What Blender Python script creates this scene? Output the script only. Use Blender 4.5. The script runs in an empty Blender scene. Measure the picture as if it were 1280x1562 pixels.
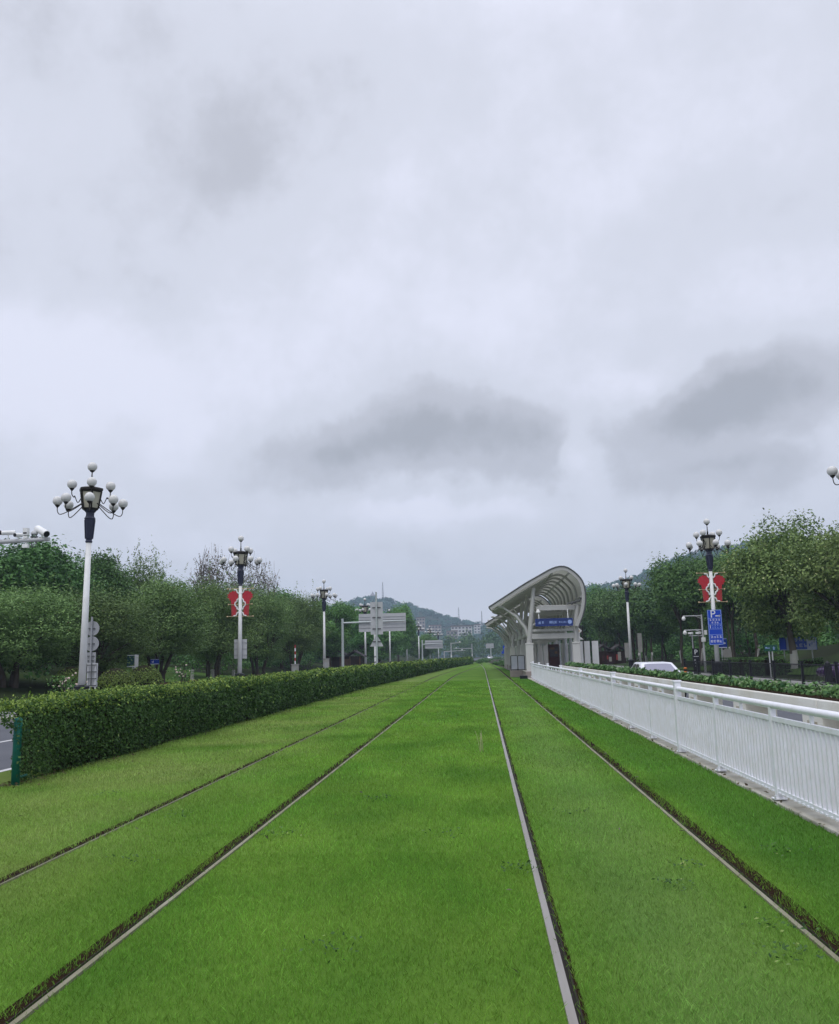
import bpy, math, random
import numpy as np
from mathutils import Matrix, Vector

SC = bpy.context.scene
COL = SC.collection
rnd = random.Random(7)
R = math.radians

# ------------------------------------------------------------------ materials
def new_mat(name):
    m = bpy.data.materials.new(name); m.use_nodes = True
    nt = m.node_tree
    return m, nt, nt.nodes['Principled BSDF']

def lin(c): return (c[0], c[1], c[2], 1.0)

def mat(name, base, rough=.6, metal=0., var=None, scale=6., amount=.35, bump=0., bscale=40., detail=6., spec=None, stretch=None):
    """A surface with an optional second colour mixed in by noise (wear, dirt, unevenness)."""
    m, nt, b = new_mat(name)
    N = nt.nodes; L = nt.links
    b.inputs['Roughness'].default_value = rough
    b.inputs['Metallic'].default_value = metal
    if spec is None: spec = .3 if rough < .6 else .06
    b.inputs['Specular IOR Level'].default_value = spec
    b.inputs['Base Color'].default_value = lin(base)
    tc = N.new('ShaderNodeTexCoord')
    vec = tc.outputs['Object']
    if stretch:
        mp = N.new('ShaderNodeMapping'); mp.inputs['Scale'].default_value = stretch
        L.new(vec, mp.inputs['Vector']); vec = mp.outputs['Vector']
    if var is not None:
        n = N.new('ShaderNodeTexNoise'); n.inputs['Scale'].default_value = scale; n.inputs['Detail'].default_value = detail
        L.new(vec, n.inputs['Vector'])
        r = N.new('ShaderNodeValToRGB')
        r.color_ramp.elements[0].position = .5 - amount; r.color_ramp.elements[1].position = .5 + amount
        r.color_ramp.elements[0].color = lin(base); r.color_ramp.elements[1].color = lin(var)
        L.new(n.outputs['Fac'], r.inputs['Fac']); L.new(r.outputs['Color'], b.inputs['Base Color'])
    if bump:
        n2 = N.new('ShaderNodeTexNoise'); n2.inputs['Scale'].default_value = bscale; n2.inputs['Detail'].default_value = 5
        L.new(vec, n2.inputs['Vector'])
        bp = N.new('ShaderNodeBump'); bp.inputs['Strength'].default_value = bump; bp.inputs['Distance'].default_value = .02
        L.new(n2.outputs['Fac'], bp.inputs['Height']); L.new(bp.outputs['Normal'], b.inputs['Normal'])
    return m

def leaf_mat(name, dark, light, accent=None, acc=.93, rough=.5, trans=.16, obj_hue=.22):
    """Leaves: each leaf has its own tint value 'tint' (0..1), each plant its own random."""
    m, nt, b = new_mat(name); N = nt.nodes; L = nt.links
    a = N.new('ShaderNodeAttribute'); a.attribute_name = 'tint'
    r = N.new('ShaderNodeValToRGB'); cr = r.color_ramp
    cr.elements[0].color = lin(dark); cr.elements[1].color = lin(light); cr.elements[1].position = .9
    if accent:
        e = cr.elements.new(acc); e.color = lin(light)
        e2 = cr.elements.new(min(1, acc + .03)); e2.color = lin(accent)
        cr.elements[-1].color = lin(accent)
    L.new(a.outputs['Fac'], r.inputs['Fac'])
    oi = N.new('ShaderNodeObjectInfo')
    hs = N.new('ShaderNodeHueSaturation')
    mr = N.new('ShaderNodeMapRange'); mr.inputs['To Min'].default_value = 1 - obj_hue; mr.inputs['To Max'].default_value = 1 + obj_hue
    L.new(oi.outputs['Random'], mr.inputs['Value']); L.new(mr.outputs['Result'], hs.inputs['Value'])
    mr2 = N.new('ShaderNodeMapRange'); mr2.inputs['To Min'].default_value = .497; mr2.inputs['To Max'].default_value = .515
    L.new(oi.outputs['Random'], mr2.inputs['Value']); L.new(mr2.outputs['Result'], hs.inputs['Hue'])
    L.new(r.outputs['Color'], hs.inputs['Color'])
    L.new(hs.outputs['Color'], b.inputs['Base Color'])
    b.inputs['Roughness'].default_value = rough; b.inputs['Specular IOR Level'].default_value = .14
    t = N.new('ShaderNodeBsdfTranslucent'); L.new(hs.outputs['Color'], t.inputs['Color'])
    mx = N.new('ShaderNodeMixShader'); mx.inputs['Fac'].default_value = trans
    L.new(b.outputs['BSDF'], mx.inputs[1]); L.new(t.outputs['BSDF'], mx.inputs[2])
    L.new(mx.outputs['Shader'], N['Material Output'].inputs['Surface'])
    return m

M = {}
M['white'] = mat('white_paint', (.86, .87, .87), .45, var=(.74, .74, .72), scale=3, amount=.3)
M['white_fence'] = mat('fence_paint', (.86, .87, .95), .4, var=(.74, .74, .75), scale=7, amount=.3)
M['cream'] = mat('cream_concrete', (.82, .82, .80), .7, var=(.60, .57, .48), scale=1.6, amount=.34, bump=.2)
M['stain'] = mat('stained_concrete', (.34, .30, .23), .8, var=(.55, .52, .45), scale=5, amount=.25)
M['black'] = mat('black_paint', (.012, .013, .018), .4)
M['navy'] = mat('navy_iron', (.018, .022, .05), .4, var=(.035, .04, .075), scale=9)
M['bronze'] = mat('dark_bronze', (.022, .018, .014), .45, metal=.3)
M['lampglass'] = mat('lantern_glass', (.52, .50, .40), .25, var=(.42, .40, .31), scale=5)
M['globe'] = mat('opal_globe', (.70, .70, .69), .22, var=(.60, .60, .58), scale=9, amount=.3)
M['grey'] = mat('grey_metal', (.36, .37, .39), .5, var=(.29, .30, .31), scale=2.5)
M['lgrey'] = mat('light_grey_metal', (.52, .53, .55), .5, var=(.43, .44, .45), scale=2)
M['dgrey'] = mat('dark_grey_metal', (.10, .105, .11), .5)
M['galv'] = mat('galvanised_steel', (.50, .55, .54), .45, var=(.42, .46, .46), scale=6, metal=.2)
M['mast'] = mat('mast_steel', (.27, .27, .30), .5)
M['red'] = mat('red_panel', (.52, .028, .04), .5, var=(.40, .02, .035), scale=6)
M['redfade'] = mat('faded_red_panel', (.42, .055, .05), .5, var=(.33, .04, .04), scale=6)
M['gold'] = mat('gold_trim', (.62, .48, .28), .4)
M['blue'] = mat('blue_sign', (.010, .062, .52), .4)
M['blue2'] = mat('dark_blue_sign', (.012, .045, .30), .4)
M['stnblue'] = mat('station_sign_blue', (.02, .04, .17), .35)
M['signwhite'] = mat('sign_white', (.78, .80, .84), .4)
M['dimwhite'] = mat('shade_dimmed_board', (.34, .36, .46), .6, var=(.22, .24, .34), scale=5)  # billboard white, its colour dimmed to stand for tree shade
M['signpale'] = mat('sign_pale_blue', (.30, .42, .75), .4)
M['green_sign'] = mat('green_sign', (.012, .075, .05), .45)
M['teal'] = mat('teal_paint', (.008, .165, .135), .45, var=(.012, .085, .075), scale=8)
M['tealsign'] = mat('teal_board', (.015, .06, .065), .5)  # teal darkened in the colour itself for the shade under the trees
M['steel'] = mat('rail_steel', (.36, .35, .33), .42, metal=.35, var=(.24, .21, .18), scale=2.0, amount=.4, stretch=(8, .6, 8))
M['railpale'] = mat('rail_edge', (.30, .29, .22), .7, var=(.17, .16, .10), scale=3, amount=.3, stretch=(8, .8, 8))
M['lip'] = mat('rail_lip', (.030, .026, .022), .7)
M['groove'] = mat('rail_groove', (.022, .019, .016), .7)
M['soil'] = mat('bare_soil', (.032, .018, .008), .95, var=(.010, .006, .003), scale=14, amount=.25, bump=.8, bscale=45)
M['asphalt'] = mat('asphalt', (.095, .10, .115), .85, var=(.13, .135, .15), scale=.7, amount=.4, bump=.15, bscale=120)
M['pave'] = mat('paving', (.27, .27, .26), .85, var=(.21, .21, .20), scale=2.5, bump=.2)
M['kerb'] = mat('kerb_concrete', (.56, .55, .50), .85, var=(.28, .26, .20), scale=3.2, amount=.3, bump=.3)
M['roadpaint'] = mat('road_paint', (.66, .66, .66), .7, var=(.45, .45, .45), scale=9)
M['bark'] = mat('bark', (.055, .043, .034), .9, var=(.10, .085, .07), scale=5, bump=.5)
M['bark_pale'] = mat('pale_bark', (.13, .115, .10), .9, var=(.06, .05, .04), scale=5, bump=.5)
M['limewash'] = mat('lime_washed_bark', (.50, .50, .48), .9, var=(.32, .31, .29), scale=8)
M['wood'] = mat('dark_wood', (.028, .017, .014), .8, var=(.045, .027, .02), scale=6)
M['wood2'] = mat('brown_wood', (.16, .10, .06), .8, var=(.10, .06, .04), scale=6)
M['tile'] = mat('roof_tile', (.10, .095, .095), .8, var=(.06, .055, .055), scale=4, bump=.6, bscale=14)
M['stone'] = mat('pale_stone', (.40, .40, .38), .85, var=(.28, .27, .25), scale=4)
M['stn'] = mat('station_paint', (.47, .47, .455), .5, var=(.40, .40, .385), scale=.8)
M['stncol'] = mat('station_column_paint', (.62, .62, .60), .5, var=(.52, .52, .50), scale=.8)
M['stnroof'] = mat('station_roof_sheet', (.30, .31, .33), .35, metal=.4)
M['stnlining'] = mat('station_roof_lining', (.50, .50, .47), .6, var=(.43, .43, .40), scale=.6)
def membrane(name, c, f):
    m, nt, b = new_mat(name); b.inputs['Base Color'].default_value = lin(c); b.inputs['Roughness'].default_value = .5
    t = nt.nodes.new('ShaderNodeBsdfTranslucent'); t.inputs['Color'].default_value = lin(c); mx = nt.nodes.new('ShaderNodeMixShader'); mx.inputs['Fac'].default_value = f
    nt.links.new(b.outputs[0], mx.inputs[1]); nt.links.new(t.outputs[0], mx.inputs[2]); nt.links.new(mx.outputs[0], nt.nodes['Material Output'].inputs['Surface']); return m
M['stnroof'] = membrane('station_roof_membrane', (.62, .62, .60), .55)
M['stnlining'] = membrane('station_roof_lining', (.70, .70, .64), .55)
M['pink'] = mat('platform_slab', (.36, .31, .29), .85, var=(.27, .24, .22), scale=2)
M['poster'] = mat('pale_panel', (.55, .57, .62), .3, var=(.42, .45, .52), scale=3)
M['maroon'] = mat('maroon_machine', (.055, .012, .016), .35, var=(.03, .008, .01), scale=2)
M['carpaint'] = mat('white_car_paint', (.74, .75, .80), .22)
M['purplepaint'] = mat('purple_car_paint', (.05, .018, .09), .22)
M['glass'] = mat('car_glass', (.20, .20, .27), .08, spec=.8)  # rear window: reflected sky put into the pale lilac base colour
M['darkglass'] = mat('dark_car_glass', (.012, .012, .018), .06)
M['rubber'] = mat('rubber', (.015, .015, .015), .8)
M['taillight'] = mat('tail_light', (.25, .01, .012), .2)
M['orange'] = mat('orange_plastic', (.50, .14, .025), .5)
M['brickpink'] = mat('far_wall', (.36, .34, .33), .8, var=(.29, .27, .26), scale=.2)
M['farwhite'] = mat('far_white_wall', (.58, .58, .58), .8)
M['farwindow'] = mat('far_window', (.06, .07, .09), .2)
M['farroof'] = mat('far_roof', (.16, .12, .11), .8)
M['hillsoil'] = mat('hillside', (.035, .055, .028), .95, var=(.025, .05, .03), scale=.02)

M['leaf_fine'] = leaf_mat('fine_leaves', (.056, .118, .036), (.265, .390, .130), accent=(.34, .24, .13), acc=.975)
M['leaf_gloss'] = leaf_mat('glossy_leaves', (.032, .090, .028), (.155, .300, .082), rough=.38)
M['leaf_banyan'] = leaf_mat('banyan_leaves', (.038, .094, .030), (.185, .325, .092), rough=.42)
M['leaf_olive'] = leaf_mat('olive_leaves', (.066, .118, .032), (.310, .410, .135), accent=(.58, .60, .30), acc=.90, rough=.45)
M['leaf_bright'] = leaf_mat('bright_leaves', (.050, .135, .036), (.200, .385, .100))
M['leaf_dry'] = leaf_mat('dry_leaves', (.075, .075, .058), (.15, .13, .095), accent=(.20, .10, .075), acc=.85)
M['leaf_hedge'] = leaf_mat('hedge_leaves', (.022, .058, .018), (.105, .200, .050), accent=(.24, .32, .085), acc=.90, obj_hue=.05)
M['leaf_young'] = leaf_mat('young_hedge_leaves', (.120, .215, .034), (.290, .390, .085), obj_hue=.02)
M['leaf_planter'] = leaf_mat('planter_leaves', (.036, .100, .036), (.160, .280, .095), accent=(.30, .34, .22), acc=.94, obj_hue=.05)
M['leaf_topiary'] = leaf_mat('topiary_leaves', (.070, .125, .026), (.190, .260, .060), obj_hue=.1)
M['leaf_far'] = leaf_mat('woodland_leaves', (.030, .082, .034), (.120, .220, .078), obj_hue=.05)
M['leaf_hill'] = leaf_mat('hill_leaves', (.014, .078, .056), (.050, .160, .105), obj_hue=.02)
M['leaf_litter'] = leaf_mat('dead_leaves', (.05, .035, .018), (.16, .13, .06), accent=(.10, .14, .04), acc=.8, obj_hue=.02)
M['hedgecore'] = mat('hedge_twigs', (.016, .020, .010), .95, var=(.035, .028, .018), scale=14)
M['straw'] = mat('straw', (.34, .38, .18), .7)
M['blossom'] = mat('rose_petals', (.62, .42, .38), .6, var=(.72, .66, .58), scale=20)

# lawn: position-driven colour shared by the ground sheet and the blades
def lawn_colour(nt, gain, light=False):
    N = nt.nodes; L = nt.links
    g = N.new('ShaderNodeNewGeometry')
    def noise(scale, detail=4, stretch=(1, 1, 1)):
        mp = N.new('ShaderNodeMapping'); mp.inputs['Scale'].default_value = stretch
        L.new(g.outputs['Position'], mp.inputs['Vector'])
        n = N.new('ShaderNodeTexNoise'); n.inputs['Scale'].default_value = scale; n.inputs['Detail'].default_value = detail
        L.new(mp.outputs['Vector'], n.inputs['Vector']); return n.outputs['Fac']
    def ramp(f, a, b, lo=.35, hi=.65):
        r = N.new('ShaderNodeValToRGB'); r.color_ramp.elements[0].position = lo; r.color_ramp.elements[1].position = hi
        r.color_ramp.elements[0].color = lin(a); r.color_ramp.elements[1].color = lin(b)
        L.new(f, r.inputs['Fac']); return r.outputs['Color']
    def mix(f, a, b, blend='MIX'):
        m = N.new('ShaderNodeMix'); m.data_type = 'RGBA'; m.blend_type = blend
        if isinstance(f, float): m.inputs[0].default_value = f
        else: L.new(f, m.inputs[0])
        L.new(a, m.inputs[6])
        if isinstance(b, tuple): m.inputs[7].default_value = lin(b)
        else: L.new(b, m.inputs[7])
        return m.outputs[2]
    def k(c): return tuple(x * gain for x in c)
    c = ramp(noise(.35, 3), k((.109, .246, .032)), k((.168, .304, .044)))
    c2 = ramp(noise(.9, 5, (1, .5, 1)), k((.074, .186, .024)), k((.188, .328, .052)))
    c = mix(.55, c, c2)
    # drier yellower turf beside the hedge, west of the outer rail
    sx = N.new('ShaderNodeSeparateXYZ'); L.new(g.outputs['Position'], sx.inputs[0])
    mr = N.new('ShaderNodeMapRange'); mr.interpolation_type = 'SMOOTHSTEP'
    mr.inputs['From Min'].default_value = -2.2; mr.inputs['From Max'].default_value = -4.6
    L.new(sx.outputs['X'], mr.inputs['Value'])
    md = N.new('ShaderNodeMath'); md.operation = 'MULTIPLY'; L.new(mr.outputs['Result'], md.inputs[0])
    mn = N.new('ShaderNodeMapRange'); mn.inputs['From Min'].default_value = .3; mn.inputs['From Max'].default_value = .6
    L.new(noise(.5, 4), mn.inputs['Value']); L.new(mn.outputs['Result'], md.inputs[1])
    ms = N.new('ShaderNodeMath'); ms.operation = 'MULTIPLY'; ms.inputs[1].default_value = .85; L.new(md.outputs[0], ms.inputs[0])
    c = mix(ms.outputs[0], c, k((.240, .318, .090)))
    # lusher strip between the east rail and the railing
    mr2 = N.new('ShaderNodeMapRange'); mr2.interpolation_type = 'SMOOTHSTEP'
    mr2.inputs['From Min'].default_value = 1.85; mr2.inputs['From Max'].default_value = 2.3; mr2.inputs['To Max'].default_value = .65
    L.new(sx.outputs['X'], mr2.inputs['Value'])
    c = mix(mr2.outputs['Result'], c, k((.084, .214, .034)))
    # paler worn centre of the east track
    ab = N.new('ShaderNodeMath'); ab.operation = 'ADD'; ab.inputs[1].default_value = -1.1; L.new(sx.outputs['X'], ab.inputs[0])
    ab2 = N.new('ShaderNodeMath'); ab2.operation = 'ABSOLUTE'; L.new(ab.outputs[0], ab2.inputs[0])
    mr3 = N.new('ShaderNodeMapRange'); mr3.inputs['From Min'].default_value = .75; mr3.inputs['From Max'].default_value = .2; mr3.inputs['To Max'].default_value = .40
    L.new(ab2.outputs[0], mr3.inputs['Value'])
    c = mix(mr3.outputs['Result'], c, k((.200, .312, .100)))
    return c, noise

def lawn_mat(name, gain, bump):
    m, nt, b = new_mat(name)
    c, noise = lawn_colour(nt, gain)
    nt.links.new(c, b.inputs['Base Color'])
    b.inputs['Roughness'].default_value = .9; b.inputs['Specular IOR Level'].default_value = .03
    if bump:
        bp = nt.nodes.new('ShaderNodeBump'); bp.inputs['Strength'].default_value = .7; bp.inputs['Distance'].default_value = .03
        nt.links.new(noise(28, 6, (1, .6, 1)), bp.inputs['Height']); nt.links.new(bp.outputs['Normal'], b.inputs['Normal'])
    return m
M['lawn'] = lawn_mat('lawn_turf', .70, True)

def blade_mat():
    m, nt, b = new_mat('grass_blades'); N = nt.nodes; L = nt.links
    c, noise = lawn_colour(nt, 1.32)
    a = N.new('ShaderNodeAttribute'); a.attribute_name = 'tint'
    hs = N.new('ShaderNodeHueSaturation')
    mr = N.new('ShaderNodeMapRange'); mr.inputs['To Min'].default_value = .48; mr.inputs['To Max'].default_value = 1.5
    L.new(a.outputs['Fac'], mr.inputs['Value']); L.new(mr.outputs['Result'], hs.inputs['Value'])
    mr2 = N.new('ShaderNodeMapRange'); mr2.inputs['To Min'].default_value = .487; mr2.inputs['To Max'].default_value = .508
    L.new(a.outputs['Fac'], mr2.inputs['Value']); L.new(mr2.outputs['Result'], hs.inputs['Hue'])
    L.new(c, hs.inputs['Color']); L.new(hs.outputs['Color'], b.inputs['Base Color'])
    b.inputs['Roughness'].default_value = .65; b.inputs['Specular IOR Level'].default_value = .06
    t = N.new('ShaderNodeBsdfTranslucent'); L.new(hs.outputs['Color'], t.inputs['Color'])
    mx = N.new('ShaderNodeMixShader'); mx.inputs['Fac'].default_value = .35
    L.new(b.outputs['BSDF'], mx.inputs[1]); L.new(t.outputs['BSDF'], mx.inputs[2])
    L.new(mx.outputs['Shader'], N['Material Output'].inputs['Surface'])
    return m
M['blade'] = blade_mat()
M['parkgrass'] = mat('park_grass', (.018, .022, .011), .95, var=(.034, .055, .018), scale=.13, amount=.10, bump=.6, bscale=9, detail=4)  # tree shade put into the low base colours, with dark soil between grass
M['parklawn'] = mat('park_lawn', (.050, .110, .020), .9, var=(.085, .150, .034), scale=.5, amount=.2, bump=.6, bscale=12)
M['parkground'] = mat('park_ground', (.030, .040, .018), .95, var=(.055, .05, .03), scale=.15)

# ------------------------------------------------------------------ mesh helpers
class MB:
    def __init__(s): s.v = []; s.f = []; s.m = []; s.sm = []
    def add(s, vs, fs, mi=0, smooth=False):
        o = len(s.v); s.v += [tuple(v) for v in vs]
        s.f += [tuple(i + o for i in f) for f in fs]; s.m += [mi] * len(fs); s.sm += [smooth] * len(fs)
    def box(s, c, d, rz=0., mi=0, ry=0., taper=1.):
        hx, hy, hz = d[0] / 2, d[1] / 2, d[2] / 2
        vs = []
        for z, t in ((-hz, 1.), (hz, taper)):
            for x, y in ((-hx, -hy), (hx, -hy), (hx, hy), (-hx, hy)):
                vs.append(Vector((x * t, y * t, z)))
        if ry:
            q = Matrix.Rotation(ry, 3, 'Y'); vs = [q @ v for v in vs]
        if rz:
            q = Matrix.Rotation(rz, 3, 'Z'); vs = [q @ v for v in vs]
        C = Vector(c)
        s.add([v + C for v in vs], [(0, 3, 2, 1), (4, 5, 6, 7), (0, 1, 5, 4), (1, 2, 6, 5), (2, 3, 7, 6), (3, 0, 4, 7)], mi)
    def tube(s, pts, r, n=8, mi=0, cap=True, smooth=True):
        pts = [Vector(p) for p in pts]
        rs = r if isinstance(r, (list, tuple)) else [r] * len(pts)
        o = []; up = None; vs = []
        for i, p in enumerate(pts):
            t = (pts[min(i + 1, len(pts) - 1)] - pts[max(i - 1, 0)])
            if t.length < 1e-9: t = Vector((0, 0, 1))
            t.normalize()
            if up is None:
                up = Vector((0, 0, 1)) if abs(t.z) < .9 else Vector((1, 0, 0))
            a = t.cross(up); 
            if a.length < 1e-6: a = t.orthogonal()
            a.normalize(); b = a.cross(t); up = b
            for k in range(n):
                g = 2 * math.pi * k / n
                vs.append(p + rs[i] * (math.cos(g) * a + math.sin(g) * b))
        fs = []
        for i in range(len(pts) - 1):
            for k in range(n):
                fs.append((i * n + k, i * n + (k + 1) % n, (i + 1) * n + (k + 1) % n, (i + 1) * n + k))
        s.add(vs, fs, mi, smooth)
        if cap:
            s.add(vs[:n], [tuple(range(n))], mi); s.add(vs[-n:], [tuple(range(n))[::-1]], mi)
    def lathe(s, prof, n=16, c=(0, 0, 0), mi=0, smooth=True, rot=0., cap=True):
        vs = []; fs = []
        for (r, z) in prof:
            for k in range(n):
                g = 2 * math.pi * k / n + rot
                vs.append((c[0] + r * math.cos(g), c[1] + r * math.sin(g), c[2] + z))
        for i in range(len(prof) - 1):
            for k in range(n):
                fs.append((i * n + k, i * n + (k + 1) % n, (i + 1) * n + (k + 1) % n, (i + 1) * n + k))
        if cap:
            fs.append(tuple(range(n))[::-1]); q = (len(prof) - 1) * n; fs.append(tuple(q + k for k in range(n)))
        s.add(vs, fs, mi, smooth)
    def sphere(s, c, r, n=14, mi=0, zs=1.):
        prof = [(max(1e-4, r * math.sin(math.pi * i / (n // 2))), -r * zs * math.cos(math.pi * i / (n // 2))) for i in range(n // 2 + 1)]
        s.lathe(prof, n, c, mi, True, 0., False)
    def prism(s, poly, y0, y1, mi=0):
        """poly of (x, z) pulled from y0 to y1"""
        n = len(poly)
        vs = [(x, y0, z) for x, z in poly] + [(x, y1, z) for x, z in poly]
        fs = [tuple(range(n)), tuple(range(2 * n - 1, n - 1, -1))]
        fs += [(i, i + n, (i + 1) % n + n, (i + 1) % n) for i in range(n)]
        s.add(vs, fs, mi)
    def build(s, name, mats, parent=None, bevel=0.):
        me = bpy.data.meshes.new(name)
        me.from_pydata(s.v, [], s.f)
        if not isinstance(mats, (list, tuple)): mats = [mats]
        for m in mats: me.materials.append(m)
        me.polygons.foreach_set('material_index', s.m)
        me.polygons.foreach_set('use_smooth', s.sm)
        me.update()
        o = bpy.data.objects.new(name, me); COL.objects.link(o)
        if parent is not None: o.parent = parent
        if bevel:
            b = o.modifiers.new('Bevel', 'BEVEL'); b.width = bevel; b.segments = 2; b.limit_method = 'ANGLE'
        return o

def tag(o, label=None, cat=None, group=None, kind=None):
    if label: o['label'] = label
    if cat: o['category'] = cat
    if group: o['group'] = group
    if kind: o['kind'] = kind
    return o

def thing(name, loc, label, cat, group=None, rz=0.):
    o = bpy.data.objects.new(name, None); COL.objects.link(o)
    o.location = loc; o.rotation_euler = (0, 0, rz); o.empty_display_size = .3
    return tag(o, label, cat, group)

def copy_tree(o, parent=None):
    c = o.copy(); COL.objects.link(c); c.parent = parent
    for ch in list(o.children): copy_tree(ch, c)
    return c

def array_mesh(name, verts, faces_n, nper, mats, tint=None, mi=None, parent=None):
    """verts (k*nper,3): k separate polygons of nper corners; tint: one value per polygon."""
    k = faces_n
    me = bpy.data.meshes.new(name)
    me.vertices.add(k * nper); me.vertices.foreach_set('co', verts.astype(np.float32).ravel())
    me.loops.add(k * nper); me.loops.foreach_set('vertex_index', np.arange(k * nper, dtype=np.int32))
    me.polygons.add(k)
    me.polygons.foreach_set('loop_start', np.arange(0, k * nper, nper, dtype=np.int32))
    try: me.polygons.foreach_set('loop_total', np.full(k, nper, dtype=np.int32))
    except Exception: pass
    for m in (mats if isinstance(mats, (list, tuple)) else [mats]): me.materials.append(m)
    if mi is not None: me.polygons.foreach_set('material_index', mi.astype(np.int32))
    if tint is not None:
        a = me.attributes.new('tint', 'FLOAT', 'FACE'); a.data.foreach_set('value', tint.astype(np.float32))
    me.update(calc_edges=True); me.validate()
    o = bpy.data.objects.new(name, me); COL.objects.link(o)
    if parent is not None: o.parent = parent
    return o

def leaf_quads(P, Nrm, size, rng, aspect=.55):
    """rhombic leaves at P (n,3) facing Nrm, long axis random, length size"""
    n = len(P)
    Nrm = Nrm / (np.linalg.norm(Nrm, axis=1, keepdims=True) + 1e-9)
    rv = rng.normal(size=(n, 3)); a = np.cross(Nrm, rv); a /= (np.linalg.norm(a, axis=1, keepdims=True) + 1e-9)
    b = np.cross(Nrm, a)
    s = (np.asarray(size) * (rng.uniform(.65, 1.3, n)))[:, None] * .5
    w = s * aspect
    V = np.stack([P - a * s, P - b * w + Nrm * s * .12, P + a * s, P + b * w + Nrm * s * .12], 1)
    return V.reshape(-1, 3)

def unit(rng, n):
    v = rng.normal(size=(n, 3)); return v / np.linalg.norm(v, axis=1, keepdims=True)

# ------------------------------------------------------------------ world: overcast sky
SUN_EL, SUN_AZ = 58., 205.      # degrees; the bright part of the cloud is high behind the camera
def make_world():
    w = bpy.data.worlds.new('World'); SC.world = w; w.use_nodes = True
    nt = w.node_tree; N = nt.nodes; L = nt.links
    bg = N['Background']
    def val(x):
        n = N.new('ShaderNodeValue'); n.outputs[0].default_value = x; return n.outputs[0]
    def math_(op, a, b=None, clamp=False):
        n = N.new('ShaderNodeMath'); n.operation = op; n.use_clamp = clamp
        for i, q in enumerate((a, b)):
            if q is None: continue
            if isinstance(q, (int, float)): n.inputs[i].default_value = q
            else: L.new(q, n.inputs[i])
        return n.outputs[0]
    tc = N.new('ShaderNodeTexCoord'); d = tc.outputs['Generated']
    sx = N.new('ShaderNodeSeparateXYZ'); L.new(d, sx.inputs[0])
    X, Y, Z = sx.outputs
    # cloud layer coordinates: the direction pushed onto a flat layer
    zz = math_('ADD', math_('MAXIMUM', Z, 0.), .22)
    cb = N.new('ShaderNodeCombineXYZ')
    L.new(math_('DIVIDE', X, zz), cb.inputs[0]); L.new(math_('DIVIDE', Y, zz), cb.inputs[1])
    def noise(vec, scale, detail, rough=.55, off=(0, 0, 0)):
        mp = N.new('ShaderNodeMapping'); mp.inputs['Location'].default_value = off; L.new(vec, mp.inputs['Vector'])
        n = N.new('ShaderNodeTexNoise'); n.inputs['Scale'].default_value = scale; n.inputs['Detail'].default_value = detail
        n.inputs['Roughness'].default_value = rough
        L.new(mp.outputs['Vector'], n.inputs['Vector']); return n
    n1 = noise(cb.outputs[0], .95, 4, .5, (3.1, 1.7, 0)).outputs['Fac']
    n3 = noise(d, 13., 5, .6, (2.3, 8.2, 0)).outputs['Fac']
    n2 = noise(d, 4.6, 6, .56, (7.3, 2.2, 0)).outputs['Fac']
    warp = noise(d, 5.0, 8, .62, (1, 5, 2))
    ws = N.new('ShaderNodeSeparateColor'); L.new(warp.outputs['Color'], ws.inputs[0])
    az = math_('ARCTAN2', X, Y); el = math_('ARCSINE', Z)
    azw = math_('ADD', az, math_('MULTIPLY', math_('SUBTRACT', ws.outputs[0], .5), .14))
    elw = math_('ADD', el, math_('MULTIPLY', math_('SUBTRACT', ws.outputs[1], .5), .11))
    acc = None
    # cloud banks of this sky: azimuth, elevation, half widths (rad), darkness (negative = bright gap)
    for a, e, sa, se, k in ((-.05, .238, .27, .058, .17), (.24, .225, .20, .055, .12), (-.46, .56, .30, .15, .20), (-.135, .240, .100, .050, .36), (-.055, .262, .085, .056, .32), (.055, .240, .072, .048, .40), (-.19, .222, .09, .022, .22),
                            (.33, .266, .095, .044, .36), (.25, .242, .06, .030, .28), (.27, .185, .09, .022, .30),
                            (-.50, .44, .17, .065, .18), (-.40, .63, .20, .09, .10), (-.27, .55, .12, .06, .16), (.26, .46, .15, .045, .20), (-.24, .175, .12, .025, .30),
                            (-.02, .125, .22, .022, .12), (-.06, .168, .15, .018, -.34), (.13, .222, .020, .040, -.42), (.22, .30, .06, .022, -.30), (.32, .205, .05, .010, -.2),
                            (-.45, .31, .20, .055, -.32), (-.05, .44, .22, .08, -.20), (.20, .60, .18, .09, -.10), (.34, .36, .08, .04, -.22), (.08, .36, .3, .05, -.08)):
        u = math_('DIVIDE', math_('SUBTRACT', azw, a), sa); v = math_('DIVIDE', math_('SUBTRACT', elw, e), se)
        r2 = math_('ADD', math_('MULTIPLY', u, u), math_('MULTIPLY', v, v))
        g = math_('MULTIPLY', math_('EXPONENT', math_('MULTIPLY', r2, -.8)), k)
        acc = g if acc is None else math_('ADD', acc, g)
    dark = math_('ADD', math_('MULTIPLY', math_('SUBTRACT', n3, .5), .46), math_('ADD', math_('ADD', math_('MULTIPLY', math_('SUBTRACT', n1, .5), .75), math_('MULTIPLY', math_('SUBTRACT', n2, .5), .75)), math_('ADD', acc, .30)))
    rp = N.new('ShaderNodeValToRGB'); cr = rp.color_ramp; cr.interpolation = 'EASE'
    cr.elements[0].position = 0.; cr.elements[0].color = (.765, .785, .910, 1)
    cr.elements[1].position = 1.; cr.elements[1].color = (.385, .402, .450, 1)
    e = cr.elements.new(.38); e.color = (.655, .680, .775, 1)
    e = cr.elements.new(.70); e.color = (.510, .527, .595, 1)
    L.new(dark, rp.inputs['Fac'])
    # clear sky above the cloud, thinly present
    sky = N.new('ShaderNodeTexSky'); sky.sky_type = 'NISHITA'; sky.sun_disc = False
    sky.sun_elevation = R(SUN_EL); sky.sun_rotation = R(SUN_AZ)
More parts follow.
